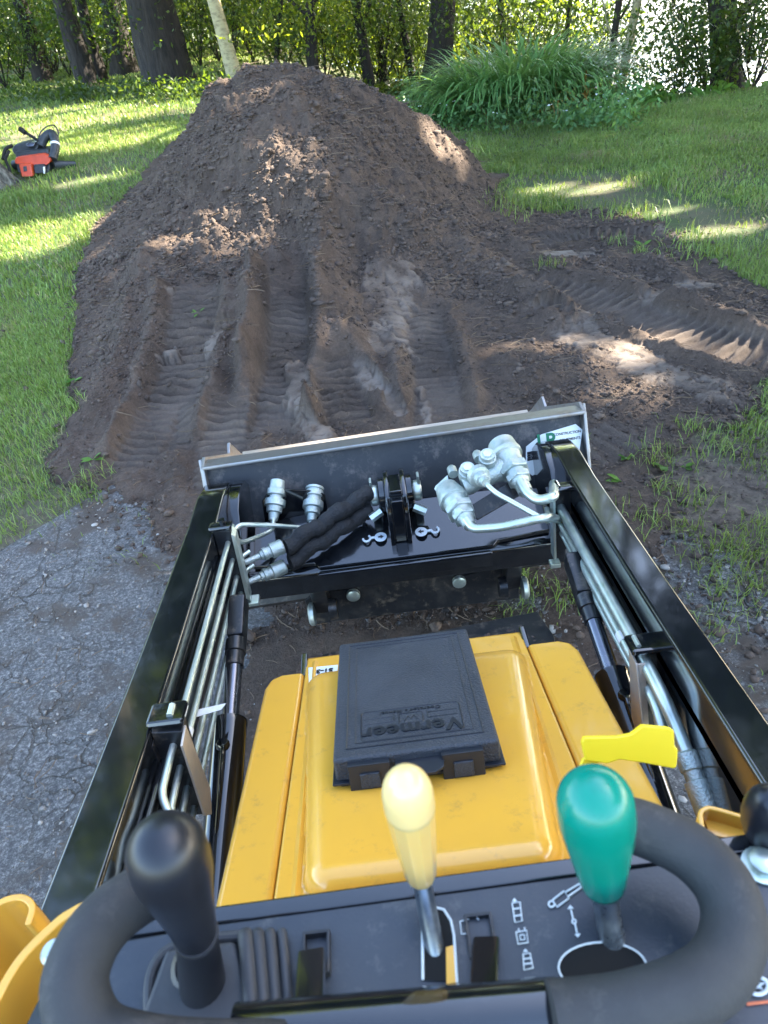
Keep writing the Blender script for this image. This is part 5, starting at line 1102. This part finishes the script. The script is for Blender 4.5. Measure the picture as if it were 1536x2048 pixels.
# trunk of the near tree at the left edge: only its flared base shows
bq = hT(-80,386); root = empty('tree', bq, 'near tree with ridged grey bark at the left edge beside the leaf blower', 'tree')
g = G(); hs = np.linspace(0,9,12); g.tube([bq+np.array([-.04*h,0,h-.1]) for h in [0,.1,.25,.5,1,2,3.5,5,7,9]], [.60,.53,.43,.37,.33,.30,.27,.22,.15,.08], 48)
tr = g.build('trunk', mat('ridged_grey_bark', (.20,.20,.17), .9, base2=(.05,.048,.04), nscale=16, bump=1.0, bscale=22, stretch=(1,1,.2), thr=(.4,.58)), root, 60)
for n_ in tr.data.materials[0].node_tree.nodes:
    if n_.type == 'BUMP': n_.inputs['Distance'].default_value = .04
for v in tr.data.vertices:
    a = math.atan2(v.co.y-bq[1], v.co.x-bq[0]); k = .03*math.sin(a*9+v.co.z)+.02*math.sin(a*17); v.co.x += math.cos(a)*k; v.co.y += math.sin(a)*k
pos = np.concatenate([bq+np.array([-.6,0,6.5])+rng.standard_normal((90,3))*.45+rng.normal(0,1.1,3) for _ in range(26)]); pos = pos[~lit_mask(pos)]
leaves('crown', pos, rng.uniform(.10,.20,len(pos)), M['leaf'], root)
# unseen trees added on the right so that their crowns shade the machine
shade_trees = [(7.5,3.0,8.5),(9.5,5.5,10),(8.2,.5,8),(11,2.5,10.5),(10.5,8.3,11),(12.5,5.5,12),(13,9,12.5),(13.5,12,12.5),(15,7,13.5),(15.5,11.5,14),(17.5,9,15),(18,13.5,15),(15.5,16.5,13),(20,11,16),(9.5,-2,9),(14,3,12),(10.2,10.8,9.5),(8.4,12.9,15),(9.6,15.6,16),(8.4,10.4,12),(11.5,14,16)]
for i,(x,y,h) in enumerate(shade_trees):
    z = float(T(x,y)); root = empty('tree', (x,y,z), 'leafy tree added out of view on the right to shade the lawn and the machine', 'tree', 'added crowns that shade the lawn')
    g = G(); g.tube([(x,y,z-.2),(x+.1,y,z+h*.3),(x,y+.1,z+h*.6),(x,y,z+h*.9)], [.22,.17,.12,.04], 12)
    g.build('trunk', M['bark'], root, 60)
    k = 72; cs = np.array([x,y,z+h*.72])+rng.standard_normal((k,3))*np.array([1.5,1.5,h*.14])
    pos = np.concatenate([c+rng.standard_normal((68,3))*np.array([.48,.48,.3]) for c in cs])
    pos = pos[~lit_mask(pos)]; pos = pos[pos[:,2] > 2.6]
    leaves('crown', pos, rng.uniform(.13,.24,len(pos)), M['leaf'], root)
# understory shrubs along the edge of the wood
shr = []
def shrub(px, py, Yd, n, sp, hgt, mt, label, grp='shrubs under the trees', sz=.036, name='shrub'):
    b = onY(px, py, Yd); z0 = float(T(b[0], Yd)); z0 = max(z0, b[2]-hgt*.5); root = empty(name, (b[0],Yd,z0), label, 'shrub', grp); g = G(); cs = []
    for k in range(7):
        a = rng.random()*6.28; d = np.array([math.cos(a)*.5, math.sin(a)*.5, 1]); p0 = np.array([b[0],Yd,z0]); p1 = p0+d*hgt*.5; p2 = p1+(d+rng.normal(0,.3,3))*hgt*.35; g.tube([p0,p1,p2], [.014,.010,.005], 5); cs += [p1,p2,(p1+p2)/2]
    g.build('stem', M['bark'], root, 60); cs = np.array(cs); pos = []
    for k in range(max(6, n//60)):
        c = cs[rng.integers(len(cs))]+rng.normal(0,.35,3)*np.array([sp,sp,hgt*.5]); pos.append(c+rng.standard_normal((60,3))*np.array([.22,.22,.15])*sp)
    pos = np.concatenate(pos); pos[:,2] = np.maximum(pos[:,2], z0+.02); leaves('foliage', pos, rng.uniform(.6,1.3,len(pos))*sz, M[mt], root)
ORD = 'first second third fourth fifth sixth seventh eighth ninth tenth eleventh twelfth thirteenth fourteenth fifteenth sixteenth seventeenth eighteenth nineteenth twentieth twenty-first twenty-second twenty-third twenty-fourth twenty-fifth twenty-sixth'.split()
for i in range(26):
    px = -20+i*36+rng.normal(0,6); lab_s = ORD[i]+' shrub from the left in the front row of undergrowth below the wood'
    shrub(px, 190, 16.6+rng.uniform(0,3) if px < 400 else 14.8+rng.uniform(0,2.5), 2400, 1.1, 1.5, 'leaf' if rng.random() < .85 else 'leaf2', lab_s)
for i in range(16):
    px = 60+i*55+rng.normal(0,8); lab_s = ORD[i]+' tall shrub from the left in the rear row of undergrowth behind the trunks'; shrub(px, 150, 19.5+rng.uniform(0,3), 2400, 1.5, 2.6, 'leaf2', lab_s, sz=.055)
for i in range(9):
    px = 940+i*34+rng.normal(0,5); lab_s = ORD[i]+' dark shrub from the left behind the big strap leaved clump'; shrub(px, 130, 14.6+rng.uniform(0,1.5), 1100, 1.0, 1.7, 'leaf', lab_s)
for bi,(px,py,Yd,n,sp,h) in enumerate(((1360,200,11.2,500,.6,.6),(1430,195,10.9,900,.7,.8),(1500,195,10.7,1100,.8,.9),(1430,90,11.6,1300,.9,1.3),(1370,50,12.0,600,.8,1.0),(1510,40,11.4,500,.8,1.0))):
    shrub(px, py, Yd, n, sp, h, 'leaf', ['low shrub at the brink of the bank left of the dark leafy tree','low shrub at the foot of the dark leafy tree by the lake','low shrub at the right edge on the brink of the bank','tall shrub growing round the dark leafy tree by the lake','tall airy shrub left of the dark leafy tree against the water','tall airy shrub against the water at the upper right corner'][bi], 'shrubs on the lake bank')
# broad leaves along the brink
pos = []
for i in range(60):
    px = rng.uniform(1280,1560); c = onY(px, rng.uniform(196,216), rng.uniform(10.1,10.8)); pos.append(c+rng.standard_normal((14,3))*np.array([.12,.1,.08]))
pos = np.concatenate(pos); tag(leaves('ground_cover', pos, rng.uniform(.06,.11,len(pos)), M['weed']), kind='stuff')
# low green fringe under the trees at the left and centre
pos = []
for i in range(300):
    px = rng.uniform(-30,860); b = hT(px, rng.uniform(185,205) if px < 400 else rng.uniform(180,196)); pos.append(b+np.array([0,0,.06])+rng.standard_normal((20,3))*np.array([.25,.2,.08]))
pos = np.concatenate(pos); pos[:,2] = np.maximum(pos[:,2], T(pos[:,0],pos[:,1])+.01); tag(leaves('ground_cover', pos, rng.uniform(.03,.05,len(pos)), M['leaf']), kind='stuff')
# far-off wood behind: reads as one mass of leaves with gaps
pos = []
for i in range(1150):
    x = rng.uniform(-28,9.5); y = rng.uniform(22,38) if x < 0 else rng.uniform(19,32); z = rng.uniform(-2,7) if i < 700 else rng.uniform(0,13)
    if x/y > .29 and rng.random() < .96: continue
    pos.append(np.array([x,y,z])+rng.standard_normal((85,3))*np.array([.75,.75,.5]))
pos = np.concatenate(pos); h_ = rng.random(len(pos)) < .5
tag(leaves('distant_wood', pos[h_], rng.uniform(.10,.2,h_.sum()), M['leaf2']), kind='stuff'); tag(leaves('distant_wood', pos[~h_], rng.uniform(.10,.2,(~h_).sum()), M['leaf']), kind='stuff')
# lake and far shore
me = bpy.data.meshes.new('lake_water'); g = G(); g.face([(-600,12,-3.4),(900,-60,-3.4),(900,1100,-3.4),(-600,1100,-3.4)])
M['water'] = mat('lake_water', (.02,.03,.035), .06, spec=.6)
t = M['water'].node_tree; n_ = t.nodes.new('ShaderNodeTexNoise'); n_.inputs['Scale'].default_value = 1.6; n_.inputs['Detail'].default_value = 5; tcn = t.nodes.new('ShaderNodeTexCoord'); t.links.new(tcn.outputs['Object'], n_.inputs['Vector'])
bpn = t.nodes.new('ShaderNodeBump'); bpn.inputs['Distance'].default_value = .25; bpn.inputs['Strength'].default_value = .6; t.links.new(n_.outputs[0], bpn.inputs['Height']); t.links.new(bpn.outputs[0], t.nodes['Principled BSDF'].inputs['Normal'])
tag(g.build('lake_water', M['water'], None, smooth=False), kind='structure')
xs2 = np.linspace(-500,900,120); top_ = 4+3*fbm(xs2*.02, xs2*0+3, 4); v = []; 
for k,(dy,hz_) in enumerate(((0,-3.6),(4,1.0),(25,1),(60,1))):
    for x_, tp in zip(xs2, top_): v.append((x_, 620+dy, -3.6 if k==0 else (-3.4+tp*(.7 if k==1 else (1.0 if k==2 else .1)))))
idf = np.arange(480).reshape(4,120); ff = np.stack([idf[:-1,:-1],idf[:-1,1:],idf[1:,1:],idf[1:,:-1]],-1).reshape(-1,4)
M['hill'] = mat('far_wooded_shore', (.05,.08,.045), .9, base2=(.03,.05,.025), nscale=.05, bump=.5, bscale=.2)
tag(np_mesh('far_shore', np.array(v), ff, 4, M['hill'], None, True), kind='structure')

# ================================================================== daylily clump and flowering weeds in front of the wood
cq = hT(1058, 232); root = empty('daylily_clump', cq, 'big clump of long arching strap leaves on the lawn right of the dirt pile', 'plant')
M['strap'] = leaf_mat('strap_leaves', (.07,.19,.055), (.21,.37,.12), (.28,.46,.10), .32, .30, scale=1.5)
def straps(n, cx, cy, ra, rb, L0, L1, w_, name, mt, parent, seg=7, z_=None):
    a = rng.random(n)*6.28; rr = np.sqrt(rng.random(n)); bx = cx+ra*rr*np.cos(a); by = cy+rb*rr*np.sin(a); bz = T(bx,by)
    th = a+rng.normal(0,.7,n); L = rng.uniform(L0,L1,n); el = rng.uniform(1.0,1.5,n)-.25*rr; P = np.zeros((n,seg+1,3)); P[:,0] = np.stack([bx,by,bz],-1); e = el.copy(); dr = rng.uniform(.18,.42,n)
    for k in range(seg):
        st = L/seg; P[:,k+1] = P[:,k]+np.stack([np.cos(th)*np.cos(e)*st, np.sin(th)*np.cos(e)*st, np.sin(e)*st],-1); e = e-dr*(.35+k*.22)
    s = np.stack([-np.sin(th), np.cos(th), np.zeros(n)],-1); pf = np.array([.6,.9,1,1,.95,.8,.5,.05])[:seg+1]; W_ = (w_*rng.uniform(.6,1.2,n))[:,None,None]*pf[None,:,None]
    A = P+s[:,None]*W_; B = P-s[:,None]*W_; v = np.stack([A,B],2).reshape(n,-1,3); f = np.array([[2*k,2*k+1,2*k+3,2*k+2] for k in range(seg)])[None]+(np.arange(n)*2*(seg+1))[:,None,None]
    v[...,2] = np.maximum(v[...,2], cq[2]-.15)
    return np_mesh(name, v.reshape(-1,3), f.reshape(-1,4), 4, mt, parent)
straps(1700, cq[0], cq[1]+.60, .88, .55, .85, 1.30, .015, 'foliage', M['strap'], root)
straps(60, cq[0]+.1, cq[1]+.2, .9, .45, .5, .8, .012, 'dry_leaves', leaf_mat('dry_strap_leaves',(.35,.18,.05),(.45,.30,.08),(.4,.25,.05),.2), root)
straps(60, cq[0]+.6, cq[1]+.4, .9, .45, 1.2, 1.5, .004, 'seed_stems', M['strap'], root)
M['petal'] = mat('small_white_petals', (.75,.78,.80), .6)
pos = []; fl = []
for (x0,x1,y0,y1,n) in ((800,960,190,262,90),(930,1260,225,268,90),(1180,1300,180,240,30)):
    for i in range(n):
        b = hT(rng.uniform(x0,x1), rng.uniform(y0,y1)); hh = rng.uniform(.12,.42); pos.append(b+np.array([0,0,hh*.5])+rng.standard_normal((26,3))*np.array([.10,.10,hh*.32]))
        if rng.random() < (.5 if x1 < 1000 else .16):
            for _ in range(2): fl.append(b+np.array([rng.normal(0,.08),rng.normal(0,.08),hh+.03]))
pos = np.concatenate(pos); pos[:,2] = np.maximum(pos[:,2], T(pos[:,0],pos[:,1])); tag(leaves('flowering_weeds', pos, rng.uniform(.025,.05,len(pos)), leaf_mat('weed_leaves',(.06,.15,.05),(.15,.28,.10),(.22,.40,.06),.3)), kind='stuff')
fl = np.array(fl); tag(scatter_clods('white_blossoms', fl, rng.uniform(.009,.015,len(fl)), M['petal'], .5), kind='stuff')

# ================================================================== backpack leaf blower on the left lawn
bc = hT(62, 352)+np.array([0,0,.045]); k_ = .92/FPX*np.linalg.norm(bc-CAM)      # metres per photo pixel here
BL = empty('leaf_blower', bc, 'orange and black backpack leaf blower standing on the lawn at the left', 'leaf blower')
fx = np.array([_rt[0], _rt[1], 0]); fx /= np.linalg.norm(fx); fyv = np.array([-fx[1], fx[0], 0]); fz = np.array([0,0,1.])
brot = Matrix((V(fx), V(fyv), V(fz))).transposed()
def bp3(px, py, dy=0.0): # photo pixel offset from the foot to a point of the blower
    return bc+_rt*(px-62)*k_*1.0-_up*(py-354)*k_+fyv*dy
M['oran'] = mat('orange_red_plastic', (.62,.075,.025), .35, coat=.2, base2=(.5,.06,.02), nscale=20)
M['dkp'] = mat('dark_grey_plastic', (.022,.026,.030), .45, base2=(.045,.05,.055), nscale=20)
def bpoly(pix, th, dy, name, mt, par, bev=.012):
    g = G(); g.prism([bp3(x,y,dy) for x,y in pix], tuple(fyv*th), bevel=bev, seg=3); return g.build(name, mt, par, 40)
bpoly([(38,318),(98,314),(100,352),(96,358),(50,360),(42,354)], .20, -.02, 'engine_base', M['dkp'], BL)
bpoly([(38,333),(42,327),(92,320),(103,325),(105,334),(98,342),(60,342),(40,340)], .22, -.05, 'housing', M['oran'], BL, .02)
ec = bpoly([(50,338),(72,337),(76,360),(56,361)], .08, -.10, 'engine_cover', M['oran'], BL)
bpoly([(59,342),(65,341),(66,350),(60,351)], .01, -.106, 'cover_recess', M['dkp'], ec, .003)
bpoly([(75,340),(94,339),(95,354),(77,356)], .10, -.08, 'fuel_tank', M['dkp'], BL)
bpoly([(94,343),(96.5,343),(97,355),(95,355)], .02, -.10, 'support_foot', M['tag'], BL, .001)
bpoly([(28,318),(32,308),(60,302),(80,306),(72,322),(58,328),(36,329)], .20, .02, 'back_pad', M['dkp'], BL, .02)
bpoly([(58,304),(66,301),(75,303),(72,309),(60,310)], .10, -.03, 'filter_cap', M['chrome'], BL, .01)
g = G(); g.tube(smooth_path([bp3(32,308),bp3(22,314,-.03),bp3(18,332,-.04)],6), .016, 8); g.build('shoulder_strap', M['sleeve'], BL)
g = G(); g.tube(smooth_path([bp3(30,316,-.05),bp3(26,330,-.08),bp3(32,345,-.08),bp3(33,362,-.06)],6), .014, 8); g.build('shoulder_strap', M['sleeve'], BL)
g = G(); g.tube(smooth_path([bp3(80,312,.05),bp3(86,297,.05),bp3(98,288,.04),bp3(106,296,.02),bp3(109,312,0),bp3(106,332,-.02)],7), .040, 18); tb = g.build('elbow_tube', M['dkp'], BL)
g = G(); P = [bp3(108,305,.01),bp3(108.5,309,.005)]; g.tube(P, .044, 18); g.build('hose_clamp', M['tag'], tb)
g = G(); g.tube([bp3(80,302,.02),bp3(52,284,.02)], [.014,.014], 10); g.tube([bp3(54,286,.02),bp3(44,279,.02)], [.022,.026], 10); g.build('throttle_arm', M['blackm'], BL)
g = G(); g.tube(smooth_path([bp3(77,298,.02),bp3(82,284,.02),bp3(94,274,.02),bp3(106,273,.02),bp3(113,284,.02),bp3(112,300,.02)],7), .006, 8); g.build('control_cable', M['blackm'], BL)
g = G(); g.tube([bp3(104,346,.05),bp3(136,348,.15)], [.045,.03], 14); g.build('nozzle', M['dkp'], BL)
g = G(); g.tube([bp3(38,345,.15),bp3(20,352,.22)], [.035,.045], 14); g.build('nozzle', M['dkp'], BL)
